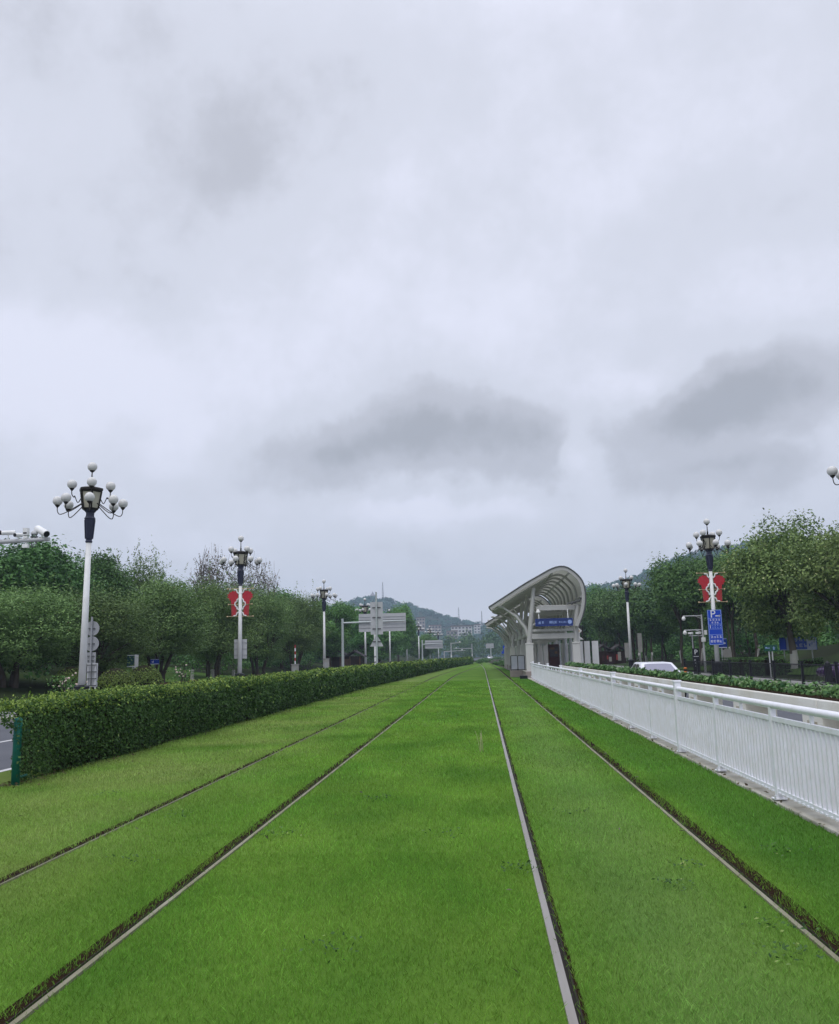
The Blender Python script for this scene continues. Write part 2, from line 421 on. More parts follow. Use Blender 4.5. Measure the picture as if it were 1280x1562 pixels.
    sk = N.new('ShaderNodeVectorMath'); sk.operation = 'SCALE'; L.new(sky.outputs[0], sk.inputs[0]); sk.inputs['Scale'].default_value = 1.0
    cl = N.new('ShaderNodeVectorMath'); cl.operation = 'SCALE'; L.new(rp.outputs[0], cl.inputs[0])
    # overcast luminance grows towards the zenith
    up = N.new('ShaderNodeMapRange'); up.interpolation_type = 'SMOOTHSTEP'
    up.inputs['From Min'].default_value = .60; up.inputs['From Max'].default_value = .98; up.inputs['To Min'].default_value = 1.; up.inputs['To Max'].default_value = 2.1
    L.new(Z, up.inputs['Value'])
    L.new(math_('MULTIPLY', up.outputs['Result'], 11.6), cl.inputs['Scale'])
    mx = N.new('ShaderNodeMix'); mx.data_type = 'RGBA'; mx.inputs[0].default_value = .93
    L.new(sk.outputs[0], mx.inputs[6]); L.new(cl.outputs[0], mx.inputs[7])
    L.new(mx.outputs[2], bg.inputs['Color']); bg.inputs['Strength'].default_value = .10
make_world()

sun = bpy.data.lights.new('sun', 'SUN'); sun.energy = 1.0; sun.angle = R(25); sun.color = (1., .96, .9)
so = bpy.data.objects.new('sun', sun); COL.objects.link(so)
a = R(SUN_AZ); sd = Vector((math.sin(a) * math.cos(R(SUN_EL)), math.cos(a) * math.cos(R(SUN_EL)), math.sin(R(SUN_EL))))
so.rotation_euler = (-sd).to_track_quat('-Z', 'Y').to_euler()

# ------------------------------------------------------------------ camera
def cam_setup():
    yaw, pit, roll = -.0658, .164, -.0237
    cy, sy, cp, sp = math.cos(yaw), math.sin(yaw), math.cos(pit), math.sin(pit)
    f = Vector((sy * cp, cy * cp, sp)); r = Vector((cy, -sy, 0)); u = r.cross(f)
    c, s = math.cos(roll), math.sin(roll)
    r, u = c * r + s * u, -s * r + c * u
    cam = bpy.data.cameras.new('camera'); o = bpy.data.objects.new('camera', cam); COL.objects.link(o)
    m = Matrix((r, u, -f)).transposed().to_4x4(); m.translation = Vector((0, 0, 1.6)); o.matrix_world = m
    cam.sensor_fit = 'VERTICAL'; cam.sensor_height = 24; cam.sensor_width = 24 * 1280 / 1562; cam.lens = 24 * 1330 / 1562
    cam.clip_start = .05; cam.clip_end = 9000
    SC.camera = o
cam_setup()
SC.view_settings.view_transform = 'Standard'; SC.view_settings.look = 'None'; SC.view_settings.gamma = 1; SC.view_settings.exposure = 0
SC.view_settings.use_curve_mapping = False
SC.render.engine = 'CYCLES'
SC.cycles.use_denoising = True
SC.cycles.max_bounces = 6; SC.cycles.diffuse_bounces = 3; SC.cycles.glossy_bounces = 2; SC.cycles.transmission_bounces = 3
SC.cycles.volume_bounces = 0; SC.cycles.transparent_max_bounces = 4

# ------------------------------------------------------------------ the setting
def lerp_tab(tab, y):
    if y <= tab[0][0]: return tab[0][1]
    for (a, b), (c, d) in zip(tab, tab[1:]):
        if y <= c:
            t = (y - a) / (c - a); return b + (d - b) * t
    return tab[-1][1]
HEDGE_X = [(-30, -6.42), (12, -6.4), (45, -6.15), (58, -5.8), (76, -5.3), (110, -4.3), (163, -1.7), (200, -.6)]
def far_shift(y): return 0. if y < 130 else (y - 130) ** 2 * .00011
def sheet(name, xl, xr, ys, z, m, label, kind='structure', skirt=0.):
    b = MB(); vs = []; fs = []
    for y in ys: vs += [(xl(y), y, z), (xr(y), y, z)]
    for i in range(len(ys) - 1): fs.append((2 * i, 2 * i + 1, 2 * i + 3, 2 * i + 2))
    b.add(vs, fs)
    if skirt:
        n = len(vs)
        vs2 = vs + [(x, y, zz - skirt) for x, y, zz in vs]
        f2 = []
        for i in range(len(ys) - 1):
            f2.append((2 * i, 2 * i + 2, n + 2 * i + 2, n + 2 * i)); f2.append((2 * i + 3, 2 * i + 1, n + 2 * i + 1, n + 2 * i + 3))
        f2.append((1, 0, n, n + 1)); b.add(vs2, f2)
    return tag(b.build(name, m), label, name.replace('_', ' '), kind=kind)

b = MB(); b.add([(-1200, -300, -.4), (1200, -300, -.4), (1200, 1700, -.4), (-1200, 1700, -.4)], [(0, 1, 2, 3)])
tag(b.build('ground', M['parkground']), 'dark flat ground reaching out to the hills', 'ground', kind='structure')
YS = [-30, 0, 12, 30, 45, 58, 76, 92, 110, 130, 145, 163, 180, 200]
RX = [(-30, 2.975), (45, 2.985), (60, 3.03), (110, 2.6), (145, 1.9), (200, 1.2)]
lawn = sheet('lawn', lambda y: lerp_tab(HEDGE_X, y) - 1.0, lambda y: lerp_tab(RX, y), YS, 0., M['lawn'], 'mown green turf filling the tram track bed between hedge and white railing', skirt=.3)
RY = [-30, 60, 130, 160, 200, 250, 300, 350, 400, 460, 520, 600, 700]
sheet('road', lambda y: -15. + far_shift(y), lambda y: (lerp_tab(HEDGE_X, y) - 1.15 if y < 160 else -7.6 + far_shift(y) + (y - 160) * .02), [-30, 12, 45, 58, 76, 110, 130, 160, 200, 250, 300, 350, 400, 460, 520, 600, 700], -.14, M['asphalt'], 'grey asphalt road behind the clipped hedge')
sheet('road', lambda y: (4.55 if y < 44 else 4.55 + min(1, (y - 44) / 14) * 4.2) + far_shift(y) * 2, lambda y: 13.1 + far_shift(y) * 2, [-30, 44, 48, 53, 58, 110, 130, 160, 200, 250, 300, 400, 500, 700], -.22, M['asphalt'], 'grey asphalt road with white car beyond the planter barrier')
# road paint
b = MB()
for y in range(-28, 160, 1):
    if y % 10 < 4:
        for x in (-11.2,): b.add([(x - .07, y, -.135), (x + .07, y, -.135), (x + .07, y + 1, -.135), (x - .07, y + 1, -.135)], [(0, 1, 2, 3)])
for x in (-8.1, -14.6): b.add([(x - .07, -30, -.135), (x + .07, -30, -.135), (x + .07, 70, -.135), (x - .07, 70, -.135)], [(0, 1, 2, 3)])
for y in range(-28, 130, 1):
    if y % 10 < 4: b.add([(8.93, y, -.215), (9.07, y, -.215), (9.07, y + 1, -.215), (8.93, y + 1, -.215)], [(0, 1, 2, 3)])
b.add([(12.6, -30, -.215), (12.74, -30, -.215), (12.74, 130, -.215), (12.6, 130, -.215)], [(0, 1, 2, 3)])
tag(b.build('road_markings', M['roadpaint']), 'white lane lines painted on the two roads', 'road markings', kind='structure')
# pavements and kerbs (kerbs stand 2 mm proud of the paving)
for nm, x0, x1 in (('pavement', -18.2, -15.22), ('pavement', 13.32, 15.9)):
    b = MB(); vs = []; fs = []
    ys = [-30, 60, 130, 200, 300, 400]
    for y in ys: vs += [(x0 + far_shift(y) * (1 if x0 < 0 else 2), y, 0), (x1 + far_shift(y) * (1 if x0 < 0 else 2), y, 0)]
    fs = [(2 * i, 2 * i + 1, 2 * i + 3, 2 * i + 2) for i in range(len(ys) - 1)]
    b.add(vs, fs); tag(b.build(nm, M['pave']), 'grey paved footway under the %s row of street lamps' % ('left' if x0 < 0 else 'right'), 'pavement', kind='structure')
for x, lab in ((-15.11, 'pale concrete kerb along the far side of the left road'), (13.21, 'pale concrete kerb below the black railings')):
    b = MB(); b.box((x, 50, -.14), (.2, 160, .286)); tag(b.build('kerb', M['kerb']), lab, 'kerb', kind='structure')
b = MB(); rr = random.Random(3)
ys = [1 + i * 1.5 for i in range(40)]
for i, y in enumerate(ys):     # kerb stones under the white railing, each slightly out of true
    b.box((3.115 + rr.uniform(-.010, .010), y, -.072 + rr.uniform(-.006, .006)), (.27, 1.49, .21))
tag(b.build('kerb', M['kerb'], bevel=.012), 'dirty concrete kerb stones under the white railing', 'kerb', kind='structure')
b = MB(); b.box((3.9, 14, -.21), (1.28, 88, .42)); tag(b.build('median_strip', M['pave']), 'concrete strip between white railing and right road', 'median strip', kind='structure')

def bank_h(x, y):
    t = min(max((abs(x) - 17) / 17, 0), 1); h = 2.2 * t * t * (3 - 2 * t)
    return h + (.18 * math.sin(x * .31 + y * .17) + .12 * math.sin(y * .43 + x * .11)) * min(1, max(0, (abs(x) - 17.5) / 5))
def bank(sign, label):
    b = MB(); vs = []; fs = []
    xs = [15.7, 17.5, 19, 20.5, 22, 24, 26, 28, 30, 33, 37, 45, 60, 90]; ysb = list(range(-30, 330, 6))
    for y in ysb:
        for x in xs:
            xx = sign * (x if sign > 0 else x + 2.3 if x < 17 else x + .6)
            vs.append((xx + far_shift(y) * (1 if sign < 0 else 2), y, bank_h(sign * x, y) - (.03 if x < 17 else 0)))
    n = len(xs)
    for i in range(len(ysb) - 1):
        for j in range(n - 1):
            q = (i * n + j, i * n + j + 1, (i + 1) * n + j + 1, (i + 1) * n + j); fs.append(q if sign > 0 else q[::-1])
    b.add(vs, fs, 0, True)
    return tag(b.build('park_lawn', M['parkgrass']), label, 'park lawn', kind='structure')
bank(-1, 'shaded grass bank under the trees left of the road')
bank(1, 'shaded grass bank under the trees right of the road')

def lawn_patch(x0, x1, y0, y1, label):
    b = MB(); vs = []; nx, ny = 12, 14
    for j in range(ny + 1):
        for i in range(nx + 1):
            y = y0 + (y1 - y0) * j / ny; w = .8 * math.sin(y * .7); x = x0 + (x1 - x0) * i / nx + w * (1 if i in (0, nx) else .3)
            vs.append((x, y, bank_h(x, y) + .09))
    b.add(vs, [(j * (nx + 1) + i, j * (nx + 1) + i + 1, (j + 1) * (nx + 1) + i + 1, (j + 1) * (nx + 1) + i) for j in range(ny) for i in range(nx)], 0, True)
    tag(b.build('park_lawn', M['parklawn']), label, 'park lawn', kind='structure')
lawn_patch(-33, -18.6, 57, 75, 'sunken bright grass slope between the left trees')
lawn_patch(16.2, 22.5, 60, 78, 'green grass slope behind the dome camera mast')
lawn_patch(18.2, 30, 47, 60, 'green grass slope below the billboard')
# rails -------------------------------------------------------------
def merge(y):   # the west track swings over towards the east one far ahead
    if y < 60: return 0.
    t = min(1, (y - 60) / 95.); return 2.35 * t * t * (3 - 2 * t)
def e_shift(y): return 0. if y < 85 else -min(1, (y - 85) / 80.) ** 2 * .9
RAILS = [(-3.597, -1, merge, .014), (-2.158, -1, merge, .030), (.345, 1, e_shift, .042), (1.776, 1, e_shift, .030)]
rly = [-6 + .4 * i for i in range(120)] + [43 + 3 * i for i in range(42)]
labs = ['outermost rail on the hedge side, thin pale edge along dark soil', 'rail left of centre with broad brown soil gap beside it',
        'bright steel rail right of centre with dark groove on its right', 'rail nearest the white railing with pale edge and brown soil']
SOILW = [.06, .062, .014, .08]
def soil_edge(i, y):
    w = SOILW[i]
    return w * 1.45
for i, (x0, sd_, fn, w) in enumerate(RAILS):
    t = thing('tram_rail', (x0, 0, 0), labs[i], 'rail', 'grooved tram rails in the turf')
    def strip(a, c, z0, z1=None, nm='', m=None):
        b = MB(); vs = []; fs = []
        for y in rly:
            s = fn(y)
            vs += [(s + (a(y) if callable(a) else a), y, z0), (s + (c(y) if callable(c) else c), y, z0 if z1 is None else z1)]
        for k in range(len(rly) - 1):
            q = (2 * k, 2 * k + 1, 2 * k + 3, 2 * k + 2); fs.append(q)
        b.add(vs, fs); return b, vs, fs
    b, vs, fs = strip(-w / 2, w / 2, .015)
    n = len(vs)
    vs2 = vs + [(p[0], p[1], -.02) for p in vs]
    f2 = []
    for k in range(len(rly) - 1):
        f2 += [(2 * k, 2 * k + 2, n + 2 * k + 2, n + 2 * k), (2 * k + 3, 2 * k + 1, n + 2 * k + 1, n + 2 * k + 3)]
    b.add(vs2, f2)
    b.build('rail_head', M['steel'] if i == 2 else M['railpale'], t)
    g0 = sd_ * w / 2
    b, _, _ = strip(g0, g0 + sd_ * .022, .004); b.build('groove', M['groove'], t)
    b, vs, fs = strip(g0 + sd_ * .022, g0 + sd_ * .030, .010); b.build('guard_lip', M['lip'], t)
    b, _, _ = strip(g0 + sd_ * .030, lambda y: g0 + sd_ * (.030 + soil_edge(i, y)), .0045); b.build('soil_gap', M['soil'], t)

# grass blades --------------------------------------------------------
def grass():
    rng = np.random.default_rng(5)
    Vs = []; Ts = []
    bands = [(2.0, 4.5, 6500, .0030, .036), (4.5, 7.5, 6000, .0036, .035), (7.5, 12, 2600, .0062, .036), (12, 20, 1100, .011, .038), (20, 34, 420, .020, .042), (34, 56, 170, .036, .044)]
    for y0, y1, dens, w, h in bands:
        n = int((y1 - y0) * 9.3 * dens)
        x = rng.uniform(-6.5, 2.995, n); y = rng.uniform(y0, y1, n)
        hx = np.interp(y, [p[0] for p in HEDGE_X], [p[1] for p in HEDGE_X])
        keep = x > hx - .1 + rng.uniform(0, .2, n)
        patch = np.sin(x * 2.3 + 1.1 * np.sin(y * .9)) * np.sin(y * 1.7 + x) * .5 + .5
        for i, (x0, s, fn, rw) in enumerate(RAILS):
            sh = np.array([fn(q) for q in (y0, y1)]); xs = x0 + np.interp(y, [y0, y1], sh)
            e = (x - xs) * s
            sw = .030 + rw / 2 + SOILW[i] * (1 + .12 * np.sin(y * 1.1 + i * 2) + .16 * np.sin(y * 4.7 + i) + .16 * np.sin(y * 9.3 + 2 * i) + .2 * np.sin(y * 23. + i))
            inside = (e > -rw / 2 - .004 - rng.uniform(0, .012, n)) & (e < sw - rng.exponential(.045 if i != 2 else .012, n))
            keep &= ~inside
        x, y, patch = x[keep], y[keep], patch[keep]; n = len(x)
        ang = rng.uniform(0, 2 * np.pi, n); dx, dy = np.cos(ang), np.sin(ang)
        hh = h * rng.uniform(.45, 1.15, n) * (.75 + .4 * patch)
        hh = np.where(rng.random(n) < .006, hh * 1.7, hh)
        ww = w * rng.uniform(.6, 1.3, n)
        lean = rng.normal(0, .45, (n, 2)); 
        base = np.stack([x, y, np.zeros(n)], 1)
        side = np.stack([dx, dy, np.zeros(n)], 1) * ww[:, None] * .5
        tip = base + np.stack([lean[:, 0] * hh, lean[:, 1] * hh, hh], 1)
        if y0 < 7:   # near blades bend: a quad with a narrow shoulder
            mid = base * .5 + tip * .5; mid[:, 2] += hh * .12
            V = np.stack([base - side, base + side, mid + side * .75, tip], 1)
        else:
            V = np.stack([base - side, base + side, tip + side * .3, tip - side * .3], 1)
        Vs.append(V.reshape(-1, 3)); Ts.append(np.clip(rng.normal(.5, .2, n) + (patch - .5) * .25, 0, 1))
    V = np.concatenate(Vs); T = np.concatenate(Ts)
    o = array_mesh('grass', V, len(T), 4, M['blade'], T)
    tag(o, 'short dense grass blades of the tram track turf', 'grass', kind='stuff')
    # small broad-leaved weeds standing in the turf
    spots = [(.25, 6.9, 18), (1.25, 6.4, 16), (-.9, 5.1, 12), (1.55, 5.0, 16), (-1.9, 8.3, 14), (-1.2, 10.2, 16), (2.3, 7.4, 14), (2.5, 6.2, 10), (-2.9, 7.3, 9), (.9, 9.2, 12), (-.4, 8.2, 8), (1.45, 6.9, 14), (1.62, 5.45, 10), (-3.2, 9.3, 10), (-4.6, 10.8, 9)]
    P = []; 
    for cx, cy_, k in spots:
        q = np.stack([rng.normal(cx, .10, k * 3), rng.normal(cy_, .10, k * 3), rng.uniform(.02, .055, k * 3)], 1); P.append(q)
    P = np.concatenate(P); Nn = rng.normal(size=P.shape) * .5 + np.array([0, 0, 1.])
    o = array_mesh('weeds', leaf_quads(P, Nn, .030, rng), len(P), 4, M['leaf_hedge'], rng.random(len(P)))
    tag(o, 'small broad leaved weeds scattered through the turf', 'weeds', kind='stuff')
    P = np.stack([rng.uniform(-5, 2.6, 46), rng.uniform(3.6, 18, 46), rng.uniform(.028, .045, 46)], 1)
    o = array_mesh('fallen_leaves', leaf_quads(P, rng.normal(size=P.shape) * .35 + np.array([0, 0, 1.]), .055, rng, .3), len(P), 4, M['leaf_dry'], rng.uniform(.3, 1, len(P)))
    tag(o, 'few pale dry leaves lying on the grass', 'fallen leaves', kind='stuff')
    b = MB()
    for k in range(7):
        x = -.05 + rr.uniform(-.03, .03); y = 15.1 + rr.uniform(-.03, .03); l = rr.uniform(-.14, .10)
        b.tube([(x, y, 0), (x + l * .3, y, .16), (x + l, y + .02, .27 + rr.uniform(-.05, .07)), (x + l * 1.9, y + .03, .24)], [.006, .005, .004, .002], 4)
    tag(b.build('tall_grass_tuft', M['straw']), 'pale tall grass tuft standing alone between the middle rails', 'grass tuft')
grass()

# hedges ----------------------------------------------------------------
def hedge_surface(rng, fx, y0, y1, w, h, dens, size, ragged=.05, end=True, zfun=None):
    """leaf positions over near face, top, back face of a hedge whose near face runs x = fx(y)"""
    L_ = y1 - y0; P = []; Nn = []
    def add(n, fpos, nrm, fluff=1.):
        p = fpos(n); P.append(p + rng.normal(0, ragged * fluff, p.shape)); Nn.append(np.tile(nrm, (n, 1)) + rng.normal(0, .75, (n, 3)))
    hz = lambda y: h * (1 + .025 * np.sin(y * .9) + .02 * np.sin(y * 2.3))
    def near(n):
        y = rng.uniform(y0, y1, n); z = hz(y) * rng.uniform(.0, 1, n) ** .9; bul = .10 * np.sin(np.pi * np.clip(z / h, 0, 1)) + .04 * np.sin(y * 1.3)
        return np.stack([fx(y) + bul - .03, y, z], 1)
    def back(n):
        y = rng.uniform(y0, y1, n); z = hz(y) * rng.uniform(.0, 1, n); return np.stack([fx(y) - w, y, z], 1)
    def top(n):
        y = rng.uniform(y0, y1, n); u = rng.uniform(0, 1, n); x = fx(y) - w * u; z = hz(y) - .05 * (2 * u - 1) ** 4
        return np.stack([x, y, z], 1)
    add(int(L_ * h * dens), near, (1, 0, .35)); nt_ = int(L_ * w * dens * 1.1); add(int(L_ * h * dens * .45), back, (-1, 0, .3)); add(nt_, top, (0, 0, 1), .7)
    istop = np.zeros(sum(len(p) for p in P), bool); istop[-nt_:] = True
    if end:
        n = int(w * h * dens)
        z = rng.uniform(0, h, n); p = np.stack([fx(np.full(n, y0)) - rng.uniform(-.02, w, n), y0 + .12 - .35 * (z / h) ** 2 + rng.normal(0, ragged, n), z], 1)
        P.append(p); Nn.append(np.tile((0, -1, .3), (n, 1)) + rng.normal(0, .7, (n, 3))); istop = np.concatenate([istop, np.zeros(n, bool)])
    P, Nn = np.concatenate(P), np.concatenate(Nn)
    if end:   # the end is pruned on the skew, its top a little longer
        k = P[:, 1] > y0 + .15 + (fx(P[:, 1]) - P[:, 0]) * 1.7 - .75 * np.clip((P[:, 2] - .6) / .45, 0, 1)
        P, Nn, istop = P[k], Nn[k], istop[k]
    return P, Nn, istop

def main_hedge():
    rng = np.random.default_rng(11)
    fx = lambda y: np.interp(y, [p[0] for p in HEDGE_X], [p[1] for p in HEDGE_X])
    t = thing('hedge', (-6.8, 12, 0), 'long clipped dark green hedge between grass track and left road', 'hedge')
    t.location = (0, 0, 0)
    Vs = []; Ts = []; Ms = []
    segs = [(11.75, 20, 2300, .051), (20, 32, 1000, .078), (32, 52, 380, .125), (52, 85, 160, .19), (85, 165, 60, .30)]
    for i, (y0, y1, dens, s) in enumerate(segs):
        P, Nn, top = hedge_surface(rng, fx, y0, y1, .80, 1.07, dens, s, ragged=.035 + s * .25, end=(i == 0))
        Vs.append(leaf_quads(P, Nn, s, rng)); tt = np.clip(rng.normal(.42, .22, len(P)), 0, 1)
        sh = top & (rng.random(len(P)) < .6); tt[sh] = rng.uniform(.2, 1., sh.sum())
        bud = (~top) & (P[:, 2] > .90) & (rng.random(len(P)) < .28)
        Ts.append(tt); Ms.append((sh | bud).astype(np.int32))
        if i == 0:   # stray shoots
            n = 500; y = rng.uniform(y0, y1, n); P2 = np.stack([fx(y) - rng.uniform(-.05, .8, n), y, 1.08 + rng.exponential(.035, n)], 1)
            Vs.append(leaf_quads(P2, rng.normal(size=(n, 3)), .05, rng)); Ts.append(rng.random(n)); Ms.append(np.ones(n, np.int32))
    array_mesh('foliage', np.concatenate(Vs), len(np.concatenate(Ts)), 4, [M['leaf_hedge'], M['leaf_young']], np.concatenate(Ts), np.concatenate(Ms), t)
    b = MB(); ys = [12, 20, 30, 45, 58, 76, 92, 110, 130, 145, 163]; vs = []
    for y in ys:
        x = float(fx(y)); y = y if y > 12 else 13.2; vs += [(x - .10, y, .02), (x - .06, y, .98), (x - .72, y, .98), (x - .70, y, .02)]
    fs = []
    for i in range(len(ys) - 1):
        for k in range(3): fs.append((4 * i + k, 4 * i + k + 1, 4 * i + k + 5, 4 * i + k + 4))
    fs.append((0, 1, 2, 3)); b.add(vs, fs)
    b.build('stems', M['hedgecore'], t)
main_hedge()
def litter():
    rng = np.random.default_rng(77); n = 1500
    y = 11.6 + 30 * rng.random(n) ** 1.6; x = np.interp(y, [p[0] for p in HEDGE_X], [p[1] for p in HEDGE_X]) + rng.exponential(.10, n) - .12
    P = np.stack([x, y, rng.uniform(.008, .04, n)], 1)
    n2 = 110; y2 = rng.uniform(5, 34, n2); P2 = np.stack([2.99 + rng.normal(0, .03, n2), y2, rng.uniform(.03, .05, n2)], 1)
    P = np.concatenate([P, P2]); o = array_mesh('leaf_litter', leaf_quads(P, rng.normal(size=P.shape) * .4 + np.array([0, 0, 1.]), .055, rng, .5), len(P), 4, M['leaf_litter'], rng.random(len(P)))
    tag(o, 'brown dead leaves along the hedge foot and kerb', 'leaf litter', kind='stuff')
litter()

def planter_hedge():
    rng = np.random.default_rng(12)
    t = thing('planter_shrubs', (4.1, 20, 1.05), 'row of leafy shrubs growing along the white planter trough', 'shrubs')
    t.location = (0, 0, 0)
    P = []; Nn = []; S = []
    y = 2.0
    while y < 43:
        n = 95 if y < 14 else 60 if y < 26 else 36
        s = .075 if y < 14 else .095 if y < 26 else .13
        c = np.array([4.12 + rng.normal(0, .05), y, 1.0]); hgt = rng.uniform(.07, .13)
        u = unit(rng, n); p = c + u * np.array([.17, .13, hgt]) * rng.uniform(.3, 1, n)[:, None] + np.array([0, 0, hgt * .55])
        p[:, 2] = np.maximum(p[:, 2], 1.0); P.append(p); Nn.append(u + rng.normal(0, .5, (n, 3)) + np.array([0, 0, .3])); S.append(np.full(n, s)); y += .17
    P = np.concatenate(P); Nn = np.concatenate(Nn); S = np.concatenate(S)
    array_mesh('foliage', leaf_quads(P, Nn, S, rng, .5), len(P), 4, M['leaf_planter'], rng.random(len(P)), None, t)
    b = MB(); b.box((4.02, 22.5, 1.006), (.36, 42, .03)); b.build('planting_soil', M['soil'], t)
planter_hedge()

# white railing -----------------------------------------------------------
def white_railing():
    t = thing('railing', (0, 0, 0), 'long white metal railing with slim balusters beside the tram lawn', 'railing')
    X = lambda y: 3.05 + max(0, y - 45) * .012
    rr2 = random.Random(2)
    step = 2.255; y0 = 14.2 - 5 * step; k = 0; y = y0; ys = []
    while y < 58.5:
        ys.append((y, k)); y += step; k += 1
    post = None; cap = None
    for y, k in ys:
        main = (k - 5) % 3 == 0; x = X(y)
        b = MB()
        if main:
            b.box((0, 0, .58), (.10, .10, 1.06)); b.box((0, 0, 1.12), (.125, .125, .03))
        else:
            b.box((0, 0, .52), (.06, .07, .94))
        b.box((0, 0, .052), (.13, .13, .018)); b.tube([(-.06, -.06, .06), (-.06, -.06, .09)], .012, 6)
        o = b.build('post', M['white_fence'], t, bevel=.006); o.location = (x, y, 0)
    b = MB()
    pts = [(X(y), y, 1.005) for y in (y0, 45, 50, 58.4)]
    b.tube(pts, .037, 10); b.build('top_rail', M['white_fence'], t)
    b = MB()
    for a, c in ((y0, 45), (45, 58.4)):
        for z, hh in ((.868, .045), (.135, .045)):
            xa, xc = X(a), X(c)
            b.add([(xa - .022, a, z - hh / 2), (xa + .022, a, z - hh / 2), (xa + .022, a, z + hh / 2), (xa - .022, a, z + hh / 2),
                   (xc - .022, c, z - hh / 2), (xc + .022, c, z - hh / 2), (xc + .022, c, z + hh / 2), (xc - .022, c, z + hh / 2)],
                  [(0, 4, 5, 1), (1, 5, 6, 2), (2, 6, 7, 3), (3, 7, 4, 0), (0, 1, 2, 3), (7, 6, 5, 4)])
    b.build('cross_rail', M['white_fence'], t)
    for (ya, k), (yc, _) in zip(ys, ys[1:]):     # one grille of balusters per bay
        b = MB(); n = 19; gap = (yc - ya - .10) / n
        for i in range(n):
            y = ya + .05 + gap * (i + .5); x = X(y)
            b.box((x + rr2.uniform(-.002, .002), y, .50), (.034, .032, .69), rz=rr2.uniform(-.05, .05))
            b.box((x - .0, y, .843), (.026, gap * .98, .012))
            b.box((x - .028, y, .118), (.014, .05, .016))
        b.box((X((ya + yc) / 2), (ya + yc) / 2, .93), (.03, .035, .10))
        b.build('baluster_grille', M['white_fence'], t)
white_railing()

def planter_barrier():
    t = thing('planter_barrier', (0, 0, 0), 'cream concrete barrier carrying a plant trough behind the white railing', 'barrier')
    b = MB(); prof = [(3.62, 0.001), (3.66, .50), (3.72, .54), (4.30, .54), (4.36, .50), (4.40, 0.001)]
    b.prism(prof, 1.5, 44.5); b.build('base_wall', M['cream'], t)
    b = MB()
    for i in range(14):
        b.box((4.02, 2.9 + 3.02 * i, .915), (.46, 2.99, .19))
    b.build('trough', M['cream'], t, bevel=.012)
    for i in range(15):
        b = MB(); b.box((0, 0, 0), (.44, .62, .277)); b.box((-.224, .0, -.02), (.006, .30, .19), mi=1)
        o = b.build('pillar', [M['cream'], M['stain']], t); o.location = (4.02, 1.95 + 2.9 * i, .680)
planter_barrier()

# street lamps ------------------------------------------------------------
def make_lamp():
    t = thing('street_lamp', (0, 0, 0), '', 'street lamp', 'white street lamps with clusters of ball globes')
    b = MB(); b.lathe([(.36, 0), (.36, .12), (.27, .16), (.25, .60), (.31, .66), (.31, .74), (.17, .80)], 8, smooth=False); b.build('base', M['black'], t)
    b = MB(); b.lathe([(.145, .78), (.105, 6.5)], 16); b.build('pole', M['white'], t)
    b = MB()
    b.lathe([(.12, 6.45), (.15, 6.5), (.12, 6.56), (.14, 6.62), (.205, 7.40), (.235, 7.44), (.19, 7.50), (.17, 7.55), (.17, 7.68), (.24, 7.76), (.24, 7.80)], 8, smooth=False)
    for k in range(8):
        g = math.pi / 4 * k; b.tube([(.155 * math.cos(g), .155 * math.sin(g), 6.62), (.215 * math.cos(g), .215 * math.sin(g), 7.38)], .018, 5)
    b.build('collar', M['navy'], t)
    b = MB(); n = 6
    b.lathe([(.25, 7.77), (.34, 7.83), (.34, 7.87)], n, smooth=False)
    b.lathe([(.44, 8.52), (.50, 8.60), (.50, 8.68), (.30, 8.74), (.05, 8.78)], n, smooth=False)
    for k in range(n):
        g = 2 * math.pi * k / n; b.tube([(.33 * math.cos(g), .33 * math.sin(g), 7.85), (.44 * math.cos(g), .44 * math.sin(g), 8.54)], .034, 5)
    b.tube([(0, 0, 8.76), (0, 0, 9.43)], [.035, .022], 8); b.lathe([(.05, 8.78), (.05, 8.95), (.03, 9.0)], 8); b.lathe([(.03, 9.36), (.10, 9.42), (.11, 9.44)], 10)
    lf = b.build('lantern', M['bronze'], t)
    b = MB(); b.lathe([(.315, 7.86), (.415, 8.53)], n, smooth=False); b.build('lantern_glass', M['lampglass'], lf)
    gm = MB(); gm.sphere((0, 0, 0), .195, 16); me = None
    def globe(x, y, z):
        nonlocal me
        if me is None:
            o = gm.build('globe', M['globe'], t); me = o.data
        else:
            o = bpy.data.objects.new('globe', me); COL.objects.link(o); o.parent = t
        o.location = (x, y, z)
    globe(0, 0, 9.60)
    arms = MB()
    def arm(g, r, zg, zs):
        c, s = math.cos(g), math.sin(g)
        P = lambda rad, z: (c * rad, s * rad, z)
        arms_pts = [P(.36, zs), P(.36 + (r - .36) * .35, zs - .22), P(.36 + (r - .36) * .68, zg - .48), P(r - .10, zg - .54), P(r - .01, zg - .42), P(r, zg - .20)]
        q = []
        for i in range(len(arms_pts) - 1):     # rounded through the control points
            a0 = Vector(arms_pts[max(i - 1, 0)]); a1 = Vector(arms_pts[i]); a2 = Vector(arms_pts[i + 1]); a3 = Vector(arms_pts[min(i + 2, len(arms_pts) - 1)])
            for k in range(4):
                u = k / 4; q.append(.5 * ((2 * a1) + (a2 - a0) * u + (2 * a0 - 5 * a1 + 4 * a2 - a3) * u * u + (3 * a1 - a0 - 3 * a2 + a3) * u ** 3))
        q.append(Vector(arms_pts[-1]))
        b = MB(); b.tube(q, .019, 6); b.lathe([(.02, zg - .28), (.045, zg - .25), (.095, zg - .19), (.10, zg - .165)], 10, (c * r, s * r, 0))
        b.build('arm', M['bronze'], t)
        globe(c * r, s * r, zg)
    for k in range(8): arm(2 * math.pi * (k + .5) / 8, 1.25, 8.12, 8.05)
    for k in range(4): arm(2 * math.pi * (k + .28) / 4, .74, 8.83, 8.30)
    return t
lamp = make_lamp()
